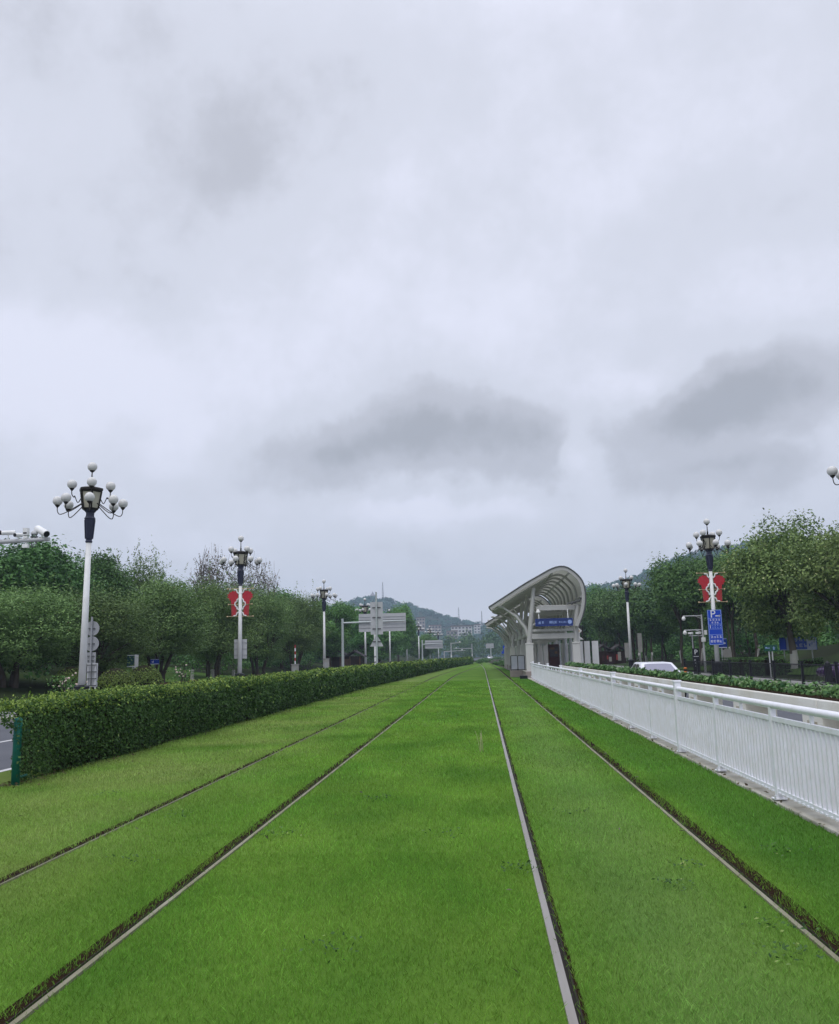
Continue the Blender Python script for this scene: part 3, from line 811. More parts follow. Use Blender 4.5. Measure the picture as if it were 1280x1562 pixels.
LAMPS = [(-15.77, 34.06, .0, 'tall white lamp post rising nearest behind the hedge, without red banners'),
         (-15.65, 56.5, .4, 'white lamp post behind the hedge carrying red banners'),
         (-16.2, 90.6, .8, 'slim white lamp post left of the overhead sign gantry'),
         (14.55, 55.8, .5, 'white lamp post with red banners above the blue parking sign'),
         (14.7, 88.3, .2, 'white lamp post standing just above the white car'),
         (14.62, 32.8, .1, 'lamp with only its left globes showing at the right picture edge'),
         (-15.9, 121, .3, 'lamp whose globes peep over the grey overhead sign'),
         (-15.6, 151, .1, 'lamp beyond the overhead sign, first of the far row'),
         (-15.2, 181, .7, 'far lamp just left of the second overhead board'),
         (-14.8, 211, .5, 'far lamp rising behind the second overhead board'),
         (-13.9, 241, .2, 'far lamp right after the second overhead board'),
         (-13.0, 271, .6, 'tiny lamp at the end of the left row')]
for i, (x, y, rz, lab) in enumerate(LAMPS):
    o = lamp if i == 0 else copy_tree(lamp)
    o.location = (x, y, 0); o.rotation_euler = (0, .010 if i == 0 else 0, rz); o['label'] = lab

# red banners hung on two of the lamp posts
def make_banner():
    """bracket of one side: pole at x=0, panel towards +x; z from 0 (bottom rod) to 1.9"""
    t = thing('banner', (0, 0, 0), '', 'banner', 'red banners on lamp posts')
    poly = []
    for k in range(25):
        g = 2 * math.pi * k / 24; poly.append((.40 + (.33 + .11 * (k % 2) * (math.cos(g) > -.2)) * math.cos(g) * (1.12 if math.cos(g) > 0 else .8), 1.34 + (.30 + .06 * (k % 2)) * math.sin(g)))
    b = MB(); b.prism(poly[:-1], -.02, .02); b.prism([(.26, .80), (.60, .80), (.64, 1.12), (.2, 1.12)], -.018, .018)
    b.build('lantern_panel', M['red'], t)
    b = MB(); b.prism([(.20, .04), (.57, .04), (.60, .74), (.24, .74)], -.018, .018); b.prism([(.33, .12), (.46, .12), (.46, .68), (.33, .68)], -.026, .026, 1)
    b.build('tassel_panel', [M['redfade'], M['red']], t)
    for z, e in ((1.82, .86), (.79, .78), (.0, .86)):
        b = MB(); b.tube([(.10, 0, z), (e, 0, z)], .018, 6); b.sphere((e, 0, z), .05, 10); b.build('rod', M['gold'], t)
    b = MB()
    for pts in ([(.10, 1.50), (.22, 1.60), (.25, 1.74), (.42, 1.78)], [(.10, .28), (.20, .22), (.24, .08), (.42, .03)],
                [(.10, 1.16), (.20, 1.10), (.22, .98), (.32, .92), (.36, .79), (.31, .68), (.22, .62), (.20, .50), (.10, .44)]):
        b.tube([(x, -.03, z) for x, z in pts], .045, 8)
    b.build('scroll', M['white'], t)
    return t
ban = make_banner()
for i, (x, y, z, flip, lab) in enumerate(((-15.65, 56.5, 4.45, 0, 'red banner on the right side of the left road lamp post'), (-15.65, 56.5, 4.45, 1, 'red banner on the left side of the left road lamp post'),
                                         (14.55, 55.8, 4.52, 0, 'red banner right of the pole above the blue parking sign'), (14.55, 55.8, 4.52, 1, 'red banner left of the pole above the blue parking sign'))):
    o = ban if i == 0 else copy_tree(ban)
    o.location = (x, y - .02, z); o.scale = (-1 if flip else 1, 1, 1); o['label'] = lab

# writing -------------------------------------------------------------------
def text_mesh(mb_parent, body, size, loc, m, name='lettering', align='CENTER', ry=0.):
    """flat letters facing -Y"""
    c = bpy.data.curves.new('txt', 'FONT'); c.body = body; c.size = size; c.align_x = align; c.align_y = 'CENTER'; c.extrude = .004
    o = bpy.data.objects.new('txt', c); COL.objects.link(o)
    dg = bpy.context.evaluated_depsgraph_get(); dg.update()
    me = bpy.data.meshes.new_from_object(o.evaluated_get(dg)); me.name = name
    bpy.data.objects.remove(o)
    me.materials.clear(); me.materials.append(m)
    q = bpy.data.objects.new(name, me); COL.objects.link(q); q.parent = mb_parent
    q.location = loc; q.rotation_euler = (R(90), ry, 0)
    return q
def glyph(b, cx, cz, s, rg, y, th=.12):
    """an unreadably small character: a few strokes in a square"""
    t = s * th
    for k in range(rg.randint(2, 3)): b.box((cx + rg.uniform(-.06, .06) * s, y, cz + s * (-.36 + .36 * k + rg.uniform(-.05, .05))), (s * rg.uniform(.5, .86), .006, t))
    for k in range(rg.randint(1, 2)): b.box((cx + s * rg.choice((-.3, -.05, .05, .28)), y - .001, cz + rg.uniform(-.05, .05) * s), (t, .006, s * rg.uniform(.55, .9)))
def arrow(b, cx, cz, L_, y, w=.05, right=True):
    k = 1 if right else -1
    b.box((cx, y, cz), (L_, .006, w)); b.add([(cx + k * L_ * .62, y, cz), (cx + k * L_ * .22, y, cz + L_ * .34), (cx + k * L_ * .22, y, cz - L_ * .34)], [(0, 1, 2), (2, 1, 0)])
def uparrow(b, cx, cz, L_, y, w=.04):
    b.box((cx, y, cz), (w, .006, L_)); b.add([(cx, y - .001, cz + L_ * .62), (cx - .09, y - .001, cz + L_ * .3), (cx + .09, y - .001, cz + L_ * .3)], [(0, 1, 2), (2, 1, 0)])

def parking_sign():
    t = thing('parking_sign', (14.50, 55.50, 0), 'tall blue parking sign with white P clamped to the lamp post', 'sign')
    rg = random.Random(4)
    b = MB(); b.box((0, 0, 2.95), (.86, .03, 2.14)); b.build('plate', M['blue'], t)
    b = MB(); y = -.018
    for z in (1.90, 4.00): b.box((0, y, z), (.82, .006, .03))
    for x in (-.40, .40): b.box((x, y, 2.95), (.03, .006, 2.07))
    for z in (3.50, 3.14, 2.84, 2.50): b.box((0, y, z), (.77, .006, .022))
    b.build('border', M['signpale'], t)
    text_mesh(t, 'P', .66, (-.10, -.020, 3.745), M['signwhite'])
    b = MB(); arrow(b, .20, 3.64, .30, -.021, .06)
    for k in range(4): glyph(b, -.25 + k * .17, 3.40, .13, rg, -.02)
    for k in range(3): glyph(b, -.15 + k * .16, 3.24, .12, rg, -.02)
    for k in range(4): glyph(b, -.27 + k * .18, 2.36, .165, rg, -.02)
    for k in range(4): glyph(b, -.27 + k * .18, 2.10, .165, rg, -.02, .15)
    uparrow(b, -.30, 2.98, .18, -.02)
    b.build('lettering', M['signwhite'], t)
    b = MB()
    for r_ in range(2):
        for k in range(4): glyph(b, -.15 + k * .15, 3.06 - r_ * .13, .11, rg, -.02)
    b.build('small_lettering', M['signpale'], t)
    b = MB()
    for z in (2.2, 3.7): b.box((0, .10, z), (.30, .16, .06))
    b.build('clamp', M['grey'], t)
parking_sign()

def pole_sign(name, loc, label, cat, w, h, z, m, ph, pr=.035, pm='lgrey', arrowed=True, rg=None, group=None):
    t = thing(name, loc, label, cat, group)
    b = MB(); b.tube([(0, .04, 0), (0, .04, ph)], pr, 8); b.build('pole', M[pm], t)
    b = MB(); b.box((0, 0, z), (w, .03, h)); b.build('plate', m, t)
    b = MB(); y = -.018
    b.box((0, y, z - h * .44), (w * .96, .006, h * .07)); b.box((0, y, z + h * .44), (w * .96, .006, h * .04))
    if arrowed: arrow(b, w * .2, z, w * .32, y, h * .1)
    if rg: glyph(b, -w * .22, z + h * .05, h * .5, rg, y)
    b.build('lettering', M['signwhite'], t)
    return t
pole_sign('direction_sign', (15.35, 57.6, 0), 'small blue arrow sign peeking out behind the parking sign', 'sign', .70, .62, 1.98, M['blue2'], 2.3, rg=random.Random(2))
pole_sign('direction_sign', (-19.6, 52, .1), 'small blue sign under the dark trees left of the bannered lamp', 'sign', .55, .30, 1.55, M['blue2'], 1.9, pm='dgrey', arrowed=False, rg=random.Random(8))
pole_sign('direction_sign', (-18.55, 46, .1), 'pale teal notice board beside the round topiary bushes', 'sign', .62, .66, 1.62, M['tealsign'], 1.95, arrowed=False, rg=None)
b = MB(); b.box((-18.30, 45.9, 1.68), (.20, .03, .72)); t = b.build('notice_board', M['lgrey']); tag(t, 'narrow pale grey board next to the teal notice board', 'sign')
bb = MB(); bb.tube([(0, .05, -1.6), (0, .05, .3)], .03, 6); o = bb.build('pole', M['grey'], t); o.location = (-18.30, 45.9, 1.7)

# far blue signs past the platform end
t = thing('road_sign', (3.95, 122, -.1), 'bright blue round arrow sign past the end of the platform', 'sign')
b = MB(); b.tube([(0, .05, 0), (0, .05, 2.9)], .05, 8); b.build('pole', M['lgrey'], t)
b = MB(); b.tube([(.25, -.02, 2.28), (.25, .03, 2.28)], .5, 24); b.build('disc', M['blue'], t)
b = MB(); arrow(b, .3, 2.28, .5, -.03, .10, False); b.build('arrow_mark', M['signwhite'], t)
t = thing('road_sign', (3.25, 121, -.1), 'bright blue tall sign beside the round blue arrow sign', 'sign')
b = MB(); b.tube([(0, .05, 0), (0, .05, 2.9)], .05, 8); b.build('pole', M['lgrey'], t)
b = MB(); b.box((0, 0, 2.45), (.5, .03, .85)); b.box((-.2, -.004, 1.95), (.5, .03, .3)); b.build('plate', M['blue'], t)
b = MB(); b.box((0, -.02, 2.45), (.1, .006, .5)); b.build('lettering', M['signwhite'], t)

# black parking totem
t = thing('parking_totem', (14.5, 61, 0), 'black parking totem with white P beside the black railings', 'sign')
b = MB(); b.box((0, 0, .85), (.44, .14, 1.70)); b.build('body', M['black'], t, bevel=.02)
text_mesh(t, 'P', .46, (0, -.076, 1.43), M['signwhite'])
b = MB(); b.box((0, -.074, 1.16), (.34, .006, .03))
rg = random.Random(5)
for r_ in range(3): glyph(b, -.09, .92 - r_ * .2, .10, rg, -.074)
b.build('lettering', M['signwhite'], t)

# camera mast on the right
def camera_mast(loc, label, ph, arms, boxes, rz=0.):
    t = thing('camera_mast', loc, label, 'camera mast')
    b = MB(); b.tube([(0, 0, 0), (0, 0, ph)], [.075, .05], 10); b.build('pole', M['lgrey'], t)
    for z, L_, dome in arms:
        b = MB(); b.tube([(0, 0, z), (-L_, 0, z)], .032, 8)
        if dome: b.tube([(-.5, 0, z), (0, 0, z - .2)], .02, 6)
        ar = b.build('arm', M['lgrey'], t)
        if dome:
            b = MB(); b.lathe([(.02, -.02), (.09, -.05), (.13, -.16), (.13, -.22), (.10, -.29), (.03, -.32)], 12, (-L_ + .03, 0, z)); b.build('dome_camera', M['white'], ar)
        else:
            for q in (.35, .9):
                b = MB(); b.box((-L_ * q, -.1, z + .18), (.18, .34, .13), rz=.5); b.tube([(-L_ * q, 0, z), (-L_ * q, -.05, z + .14)], .02, 6); b.build('camera', M['white'], ar, bevel=.02)
    for x, z, w, h in boxes:
        b = MB(); b.box((x, -.06, z), (w, .18, h)); b.build('equipment_box', M['white'], t, bevel=.015)
    return t
camera_mast((15.32, 62, 0), 'slim grey mast with two dome cameras on side arms', 4.0, [(3.92, 1.26, True), (2.95, 1.24, True), (2.56, .95, False)], [(.18, 2.76, .16, .30), (.0, 2.28, .26, .30)])
t = thing('camera_mast', (14.82, 63, 0), 'thin grey bare post just left of the dome camera mast', 'post')
b = MB(); b.tube([(0, 0, 0), (0, 0, 2.75)], .045, 8); b.build('pole', M['grey'], t)
b = MB(); b.box((0, 0, 2.75), (.14, .14, .03)); b.lathe([(.05, 0), (.06, .05), (.04, .09)], 8, (0, 0, 2.76)); b.build('finial', M['grey'], t)

# round sign (seen from behind) on a post
t = thing('round_sign', (16.3, 60, .1), 'round weathered grey sign back right of the blue signs', 'sign')
b = MB(); b.tube([(0, 0, 0), (0, 0, 1.9)], .03, 8); b.build('post', M['grey'], t)
b = MB(); b.tube([(0, -.05, 1.22), (0, -.02, 1.22)], .31, 20); b.build('disc', M['stone'], t)

# green street-name sign
t = thing('street_name_sign', (15.95, 50, 0), 'small green street sign on twin pale posts by the black railings', 'sign')
for x in (-.09, .09):
    b = MB(); b.tube([(x * .8, 0, 0), (x * 1.0, 0, 1.5)], .035, 6); b.build('post', M['lgrey'], t)
b = MB(); b.box((0, -.05, 1.60), (.72, .03, .34)); b.build('plate', M['green_sign'], t)
b = MB(); b.box((-.17, -.068, 1.60), (.24, .006, .035)); b.box((-.24, -.069, 1.62), (.08, .006, .06)); glyph(b, .17, 1.60, .2, random.Random(6), -.068); b.build('lettering', M['signpale'], t)

# billboard under the trees on the right
def billboard():
    t = thing('billboard', (20.95, 60, .55), 'blue and white billboard half hidden under the olive trees', 'billboard')
    b = MB(); b.box((0, 0, 1.30), (2.4, .08, .86)); b.build('panel', M['blue2'], t)
    for x in (-.9, .9):
        b = MB(); b.tube([(x, .08, -.3), (x, .08, 1.0)], .04, 6); b.build('post', M['grey'], t)
    b = MB(); b.box((-.98, -.045, 1.28), (.32, .01, .76)); b.build('blue_band', M['blue'], t)
    b = MB(); b.box((-.68, -.045, 1.30), (.18, .01, .76)); b.box((.86, -.045, 1.30), (.60, .01, .78)); b.box((0, -.05, .90), (2.3, .01, .06)); b.build('white_band', M['dimwhite'], t)
    b = MB(); rg = random.Random(9)
    for k in range(4): glyph(b, -.42 + k * .3, 1.55, .24, rg, -.047)
    for k in range(4): glyph(b, -.42 + k * .3, 1.18, .26, rg, -.047, .16)
    b.build('lettering', M['dimwhite'], t)
    b = MB(); 
    for k in range(3): glyph(b, .72 + k * .16, 1.2 + .12 * k, .2, rg, -.053)
    b.build('dark_lettering', M['blue2'], t)
billboard()

# signs seen from behind on the left verge
t = thing('road_sign', (-7.33, 62, 0), 'tall grey sign back over a triangular plate, behind the hedge', 'sign')
b = MB(); b.tube([(0, 0, -.14), (0, 0, 6.2)], .065, 10); b.build('post', M['galv'], t)
b = MB(); b.box((.0, .12, 4.35), (.88, .03, 2.3)); b.build('tall_plate', M['lgrey'], t)
b = MB(); b.prism([(-.5, 2.36), (.46, 2.36), (-.02, 3.22)], .10, .13); b.build('triangle_plate', M['lgrey'], t)
for z in (2.7, 3.6, 4.4, 5.1):
    b = MB(); b.box((0, .075, z), (.6, .04, .07)); b.build('bracket', M['dgrey'], t)
t = thing('road_sign', (-7.75, 64.5, -.1), 'short white post just left of the triangular plate', 'post')
b = MB(); b.tube([(0, 0, 0), (0, 0, 3.6)], .085, 8); b.build('post', M['white'], t)
b = MB(); 
for z in (.9, 1.3, 1.7): b.lathe([(.088, 0), (.088, .12)], 8, (0, 0, z))
b.build('band', M['grey'], t)

def gantry(loc, label, h, arm, s0, s1, z0, z1, sign_m='grey', arm2=False):
    t = thing('sign_gantry', loc, label, 'road sign')
    b = MB(); b.tube([(0, 0, 0), (0, 0, h)], [.17, .14], 12); b.lathe([(.28, 0), (.28, .05)], 12); b.build('post', M['galv'], t)
    zm = (z0 + z1) / 2
    b = MB(); b.tube([(0, 0, zm + .05), (arm, -.3, zm + .15)], [.11, .075], 10); b.build('arm', M['galv'], t)
    b = MB(); b.box(((s0 + s1) / 2, .02, zm), (s1 - s0, .05, z1 - z0), rz=-.02); b.build('board', M['lgrey'], t)
    b = MB()
    for q in (z0 + .45, zm + .35, z1 - .4): b.box(((s0 + s1) / 2, -.03, q), (s1 - s0 - .1, .04, .05), rz=-.02)
    b.build('stiffener', M['grey'], t)
    return t
gantry((-16.38, 104, 0), 'overhead road sign seen from behind on a one armed post', 6.25, 7.6, 1.95, 7.6, 4.62, 6.75)
gantry((-12.6, 190, -.1), 'second smaller overhead board further down the left road', 5.2, 4.3, .6, 4.4, 3.3, 5.05)
gantry((2.9, 262, -.1), 'small far overhead board beside the road bend', 4.6, .6, -1.4, .9, 3.6, 4.95)
def signal_pole(loc, label, h, L_, z, dirn=1):
    t = thing('traffic_pole', loc, label, 'traffic pole', 'far traffic poles where the road bends')
    b = MB(); b.tube([(0, 0, 0), (0, 0, h)], [.13, .10], 8); b.build('post', M['lgrey'], t)
    b = MB(); b.tube([(0, 0, z), (dirn * L_, 0, z + .12)], [.08, .05], 8); b.build('arm', M['lgrey'], t)
    b = MB(); b.box((dirn * L_ * .85, 0, z + .28), (.34, .3, .22)); b.box((0, -.15, h * .35), (.25, .2, .5)); b.build('camera_box', M['white'], t)
signal_pole((-6.4, 190, -.1), 'pale pole with short arm right of the second board', 4.4, 2.2, 4.3)
signal_pole((-8.0, 192, -.1), 'low pale pole with long arm right of the second board', 2.7, 4.6, 2.6)
signal_pole((-2.6, 258, -.1), 'far pale pole with arm pointing left at the bend', 5.0, 5.4, 3.6, -1)
t = thing('marker_post', (-2.3, 170, 0), 'small pale box on a short post where the hedge ends', 'post')
b = MB(); b.tube([(0, 0, -.1), (0, 0, .8)], .08, 8); b.build('post', M['lgrey'], t)
b = MB(); b.box((0, 0, .95), (.34, .2, .5)); b.build('box', M['white'], t)

# signs and cabinet behind the first lamp
t = thing('road_sign', (-17.42, 38.4, 0), 'two round sign backs on a pole behind the nearest lamp post', 'sign')
b = MB(); b.tube([(0, 0, 0), (0, 0, 3.7)], .045, 8); b.build('post', M['grey'], t)
for z in (3.18, 2.50):
    b = MB(); b.tube([(0, .05, z), (0, .08, z)], .33, 24); b.build('disc', M['grey'], t)
b = MB(); b.box((0, .06, 1.86), (.42, .03, .52)); b.build('plate', M['grey'], t)
for z in (1.75, 1.95, 2.5, 3.18):
    b = MB(); b.box((0, .02, z), (.3, .05, .04)); b.build('bracket', M['dgrey'], t)
t = thing('notice_board', (-16.25, 36, 0), 'pale grey metal notice board back beside the nearest lamp base', 'notice board')
for x in (-.16, .16):
    b = MB(); b.box((x, 0, .75), (.05, .05, 1.5)); b.build('leg', M['lgrey'], t)
b = MB(); b.box((0, .05, 1.15), (.44, .05, .98)); b.build('panel', M['lgrey'], t)
b = MB()
for z in (.72, 1.0, 1.28, 1.56): b.box((0, -.03, z), (.42, .03, .04))
b.box((0, -.05, 1.18), (.04, .03, .9)); b.build('frame', M['dgrey'], t)
# grey board on the second lamp
b = MB(); b.box((0, .16, 0), (.84, .04, 1.25)); t = b.build('sign_board', M['lgrey']); t.location = (-15.65, 56.5, 2.35)
tag(t, 'grey board fixed behind the red bannered lamp post on the left', 'sign')
b = MB()
for z in (-.4, 0, .4): b.box((0, .12, z), (.8, .03, .03))
b.build('stiffener', M['grey'], t)

# stone bollards, steles
t0 = thing('stone_post', (0, 0, 0), '', 'stone post', 'stone posts under the left trees')
b = MB(); b.box((0, 0, .35), (.24, .24, .7), taper=.8); b.build('shaft', M['stone'], t0, bevel=.02)
b = MB(); b.box((0, 0, .77), (.24, .24, .10), taper=.7); b.build('cap', M['stone'], t0)
for i, (x, y, lab) in enumerate(((-21.1, 63.5, 'leftmost short stone post under the trees'), (-20.2, 65.5, 'short stone post in the middle under the trees'), (-18.9, 66.5, 'short stone post nearest the bannered lamp'))):
    o = t0 if i == 0 else copy_tree(t0)
    o.location = (x, y, bank_h(x, y) + .02); o['label'] = lab
for x, y, h, pole, lab in ((-15.3, 72, 1.15, True, 'pale stone cabinet with thin red and white pole on top'), (-15.0, 85, 1.55, False, 'pale stone cabinet at the foot of the third lamp')):
    t = thing('roadside_cabinet', (x, y, 0), lab, 'cabinet')
    b = MB(); b.box((0, 0, h / 2), (.52, .4, h)); b.box((0, 0, h + .03), (.6, .48, .06)); b.build('body', M['stone'], t)
    b = MB(); b.box((0, -.205, h * .55), (.3, .01, h * .5)); b.build('door', M['grey'], t)
    if pole:
        b = MB()
        for k in range(6): b.tube([(0, 0, h + .06 + k * .26), (0, 0, h + .32 + k * .26)], .055, 8, mi=k % 2)
        b.build('warning_pole', [M['signwhite'], M['redfade']], t)
# low wooden rail along the left pavement
t = thing('timber_rail', (0, 0, 0), 'low dark timber rail along the left pavement by the lamp', 'fence')
for i in range(16):
    y = 46 + i * 2.4
    b = MB(); b.box((0, 0, .26), (.14, .14, .52)); o = b.build('post', M['wood'], t); o.location = (-17.3, y, 0)
for z in (.26, .46):
    b = MB(); b.box((-17.3, 64, z), (.07, 36.2, .08)); b.build('rail', M['wood2'] if z > .4 else M['wood'], t)

# green steel post by the hedge end
b = MB(); b.lathe([(.055, -.05), (.055, .86), (.05, .885), (.03, .90)], 16); o = b.build('green_post', M['teal']); o.location = (-6.36, 11.85, 0); o.scale = (1, 1, 1)
tag(o, 'dark teal steel post standing at the hedge end', 'post')
b = MB(); b.tube([(0, 0, .1), (0, .3, .1)], .02, 6); b.tube([(0, 0, .7), (0, .3, .7)], .02, 6); b.build('rail_stub', M['teal'], o)

# camera arm at the left edge
def camera_arm():
    t = thing('camera_gantry', (-18.4, 28, 0), 'grey pole arm carrying traffic cameras at the left picture edge', 'camera gantry')
    b = MB(); b.tube([(0, 0, 0), (0, 0, 6.3)], [.17, .13], 12); b.build('pole', M['lgrey'], t)
    b = MB(); b.tube([(0, 0, 5.66), (4.13, 0, 5.76)], [.10, .065], 12)
    b.tube([(2.75, 0, 5.62), (2.85, -.02, 5.46), (3.0, -.02, 5.50), (3.18, -.02, 5.76)], .012, 6)
    b.build('arm', M['lgrey'], t)
    for x, z, L_, r_, rz, tilt, lab in ((2.70, 6.02, .42, .075, -1.25, .05, ''), (3.05, 5.93, .26, .07, -.4, .1, ''), (2.2, 6.02, .5, .09, 1.2, 0, ''), (3.86, 6.03, .58, .12, 1.05, .45, '')):
        b = MB(); d = Vector((math.sin(rz), -math.cos(rz), -tilt)); d.normalize(); c = Vector((x, 0, z))
        b.tube([c - d * L_ / 2, c + d * L_ / 2], r_, 12); b.tube([c + Vector((0, 0, -.05)), (x, 0, 5.76)], .02, 6)
        cm = b.build('camera', M['white'], t)
        b = MB(); b.tube([c + d * (L_ / 2 + .001), c + d * (L_ / 2 + .03)], r_ * .85, 12); b.build('lens', M['black'], cm)
    b = MB(); b.box((3.32, -.02, 6.03), (.16, .14, .24)); b.box((3.32, -.02, 5.84), (.13, .1, .10)); b.box((3.32, 0, 5.55), (.2, .12, .12)); b.tube([(3.32, 0, 5.55), (3.32, 0, 5.9)], .025, 6)
    b.build('flash_unit', M['white'], t)
    b = MB(); b.box((3.32, -.095, 5.98), (.12, .01, .05)); b.build('flash_window', M['black'], t)
    b = MB(); b.lathe([(.02, .10), (.08, .08), (.11, 0), (.11, -.04)], 12, (3.60, 0, 5.97)); b.build('dome_camera', M['lgrey'], t)
    b = MB(); b.tube([(3.53, 0, 5.50), (3.53, 0, 5.93)], .02, 6); b.tube([(3.67, 0, 5.60), (3.67, 0, 5.93)], .02, 6); b.box((3.60, 0, 5.85), (.26, .05, .04)); b.build('bracket', M['dgrey'], t)
camera_arm()

# black railings on the right pavement ----------------------------------------
def black_railings():
    t = thing('black_railings', (0, 0, 0), 'black iron railings along the right pavement kerb', 'railing')
    X = 14.05; ys = [62.5 - 3.75 * i for i in range(12)]
    for y in ys:
        b = MB(); b.box((0, 0, .48), (.11, .11, .96)); b.box((0, 0, .98), (.15, .15, .05)); o = b.build('post', M['black'], t); o.location = (X, y, .0)
    for a, c in zip(ys, ys[1:]):
        b = MB(); n = 24
        for z in (.86, .15): b.box((X, (a + c) / 2, z), (.035, a - c, .045))
        for i in range(1, n): b.box((X, a + (c - a) * i / n, .50), (.02, .02, .70))
        b.build('bar_grille', M['black'], t)
black_railings()
t = thing('gate_post', (14.62, 38.6, 0), 'thick black gate post at the right end of the railings', 'post')
b = MB(); b.box((0, 0, .40), (.26, .26, .8)); b.build('shaft', M['black'], t, bevel=.02)
b = MB(); b.box((0, 0, .82), (.32, .32, .05)); b.lathe([(.10, .84), (.12, .90), (.02, 1.0)], 10); b.build('cap', M['black'], t)
# striped bollard left of the railings
t = thing('warning_bollard', (12.95, 57.5, -.22), 'small orange and black warning bollard beside the white car', 'bollard')
b = MB(); b.lathe([(.13, 0), (.13, .08), (.10, .1), (.10, .22)], 12); b.lathe([(.10, .36), (.10, .5)], 12); b.lathe([(.11, .62), (.11, .70), (.05, .74)], 12); b.build('body', M['orange'], t)
b = MB(); b.lathe([(.101, .22), (.101, .36)], 12); b.lathe([(.101, .5), (.101, .62)], 12); b.build('band', M['black'], t)
# two pale sign boards behind the right far lamp
t = thing('notice_board', (15.1, 92, 0), 'square pale board with tree shadows left of the far right lamp', 'sign')
b = MB(); b.box((0, 0, 1.72), (.72, .04, 1.5)); b.build('panel', M['stone'], t)
b = MB(); b.box((0, .04, .8), (.07, .05, 1.7)); b.build('post', M['grey'], t)
t = thing('notice_board', (16.15, 91, 0), 'tall narrow white board right of the far right lamp', 'sign')
b = MB(); b.box((0, 0, 2.45), (.42, .04, 1.9)); b.build('panel', M['stone'], t)
b = MB(); b.box((0, .04, .9), (.07, .05, 1.9)); b.build('post', M['grey'], t)

# huts -------------------------------------------------------------------------
def hut(loc, label, w, posters):
    t = thing('wooden_hut', loc, label, 'hut')
    b = MB(); b.box((0, 0, .85), (w * .8, 2.6, 1.7)); b.build('wall', M['wood'], t)
    def gable(cx, wd, z0, zr, nm):
        b = MB(); y0, y1 = -1.7, 1.7; th = .12
        poly = [(cx - wd / 2, z0), (cx, zr), (cx + wd / 2, z0), (cx + wd / 2, z0 - th), (cx, zr - th * 1.3), (cx - wd / 2, z0 - th)]
        b.prism(poly, y0, y1); o = b.build(nm, M['tile'], t)
        b = MB(); b.tube([(cx, y0 - .05, zr + .03), (cx, y1 + .05, zr + .03)], .07, 6)
        for k in range(int(wd / .3)):
            xx = cx - wd / 2 + .15 + k * .3; zz = z0 + (zr - z0) * (1 - abs(xx - cx) / (wd / 2)); b.tube([(xx, y0 - .02, zz + .01), (xx, y1 + .02, zz + .01)], .045, 6)
        b.build('ridge', M['tile'], o)
    gable(-w * .22, w * .55, 1.85, 2.55, 'roof'); gable(w * .24, w * .56, 1.72, 2.48, 'roof')
    for x in (-.42, -.15, .12, .40):
        b = MB(); b.box((x * w, -1.45, .85), (.14, .14, 1.7)); b.build('post', M['wood2'] if not posters else M['wood'], t)
    b = MB(); b.box((.0, -1.32, .75), (w * .28, .04, 1.3)); b.build('doorway', M['wood2'] if not posters else M['maroon'], t)
    if posters:
        b = MB(); rg = random.Random(12)
        for k in range(5): b.box((-w * .22 + k * .42, -1.36 - .002 * k, .75 + rg.uniform(-.1, .25)), (.34, .03, rg.uniform(.4, .9)), mi=k % 3)
        b.box((w * .24, -1.40, 1.0), (.4, .03, 1.1), mi=2); b.build('poster', [M['maroon'], M['redfade'], M['stone']], t)
hut((-18.0, 118, .1), 'dark wooden hut with two tiled gables behind the hedge', 4.8, False)
hut((16.9, 118, .0), 'dark wooden hut with red posters behind the white car', 4.4, True)

# topiary, roses -------------------------------------------------------------
def make_topiary():
    rng = np.random.default_rng(21)
    t = thing('topiary_bush', (0, 0, 0), '', 'bush', 'clipped round bushes')
    n = 2600; u = unit(rng, n); u[:, 2] = np.abs(u[:, 2]) * 1.0 - .15
    P = u * np.array([.78, .78, .72]) * rng.uniform(.93, 1.03, n)[:, None] + np.array([0, 0, .55])
    array_mesh('foliage', leaf_quads(P, u + rng.normal(0, .5, (n, 3)), .085, rng), n, 4, M['leaf_topiary'], rng.random(n), None, t)
    b = MB(); b.sphere((0, 0, .52), .69, 16); b.build('stems', M['hedgecore'], t)
    return t
top = make_topiary()
for i, (x, y, s, lab) in enumerate(((-20.0, 42, 1.05, 'clipped round bush left of the nearest lamp post'), (-17.75, 42, 1.14, 'clipped round bush just right of the nearest lamp post'), (-17.75, 45.6, 1.22, 'farther clipped round bush in front of the teal board'),
                                    (15.05, 58.5, .55, 'small round bush between totem and parking sign pole'))):
    o = top if i == 0 else copy_tree(top)
    o.location = (x, y, bank_h(x, y) if abs(x) > 17 else 0); o.scale = (s, s, s); o['label'] = lab
def make_rose():
    rng = np.random.default_rng(31); t = thing('rose_bush', (0, 0, 0), '', 'rose bush', 'flowering bushes behind the hedge')
    n = 420; P = np.stack([rng.normal(0, .32, n), rng.normal(0, .25, n), rng.uniform(.1, 1.15, n)], 1)
    array_mesh('foliage', leaf_quads(P, rng.normal(size=(n, 3)), .09, rng), n, 4, M['leaf_gloss'], rng.random(n), None, t)
    b = MB()
    for k in range(9): b.tube([(rr.uniform(-.05, .05), rr.uniform(-.05, .05), 0), (rr.uniform(-.35, .35), rr.uniform(-.25, .25), rr.uniform(.8, 1.2))], .012, 5)
    b.build('stems', M['bark'], t)
    b = MB()
    for k in range(11): b.sphere((rr.gauss(0, .3), rr.gauss(0, .22) - .1, rr.uniform(.65, 1.25)), rr.uniform(.035, .07), 8, zs=.7)
    b.build('blossoms', M['blossom'], t)
    return t
rose = make_rose()
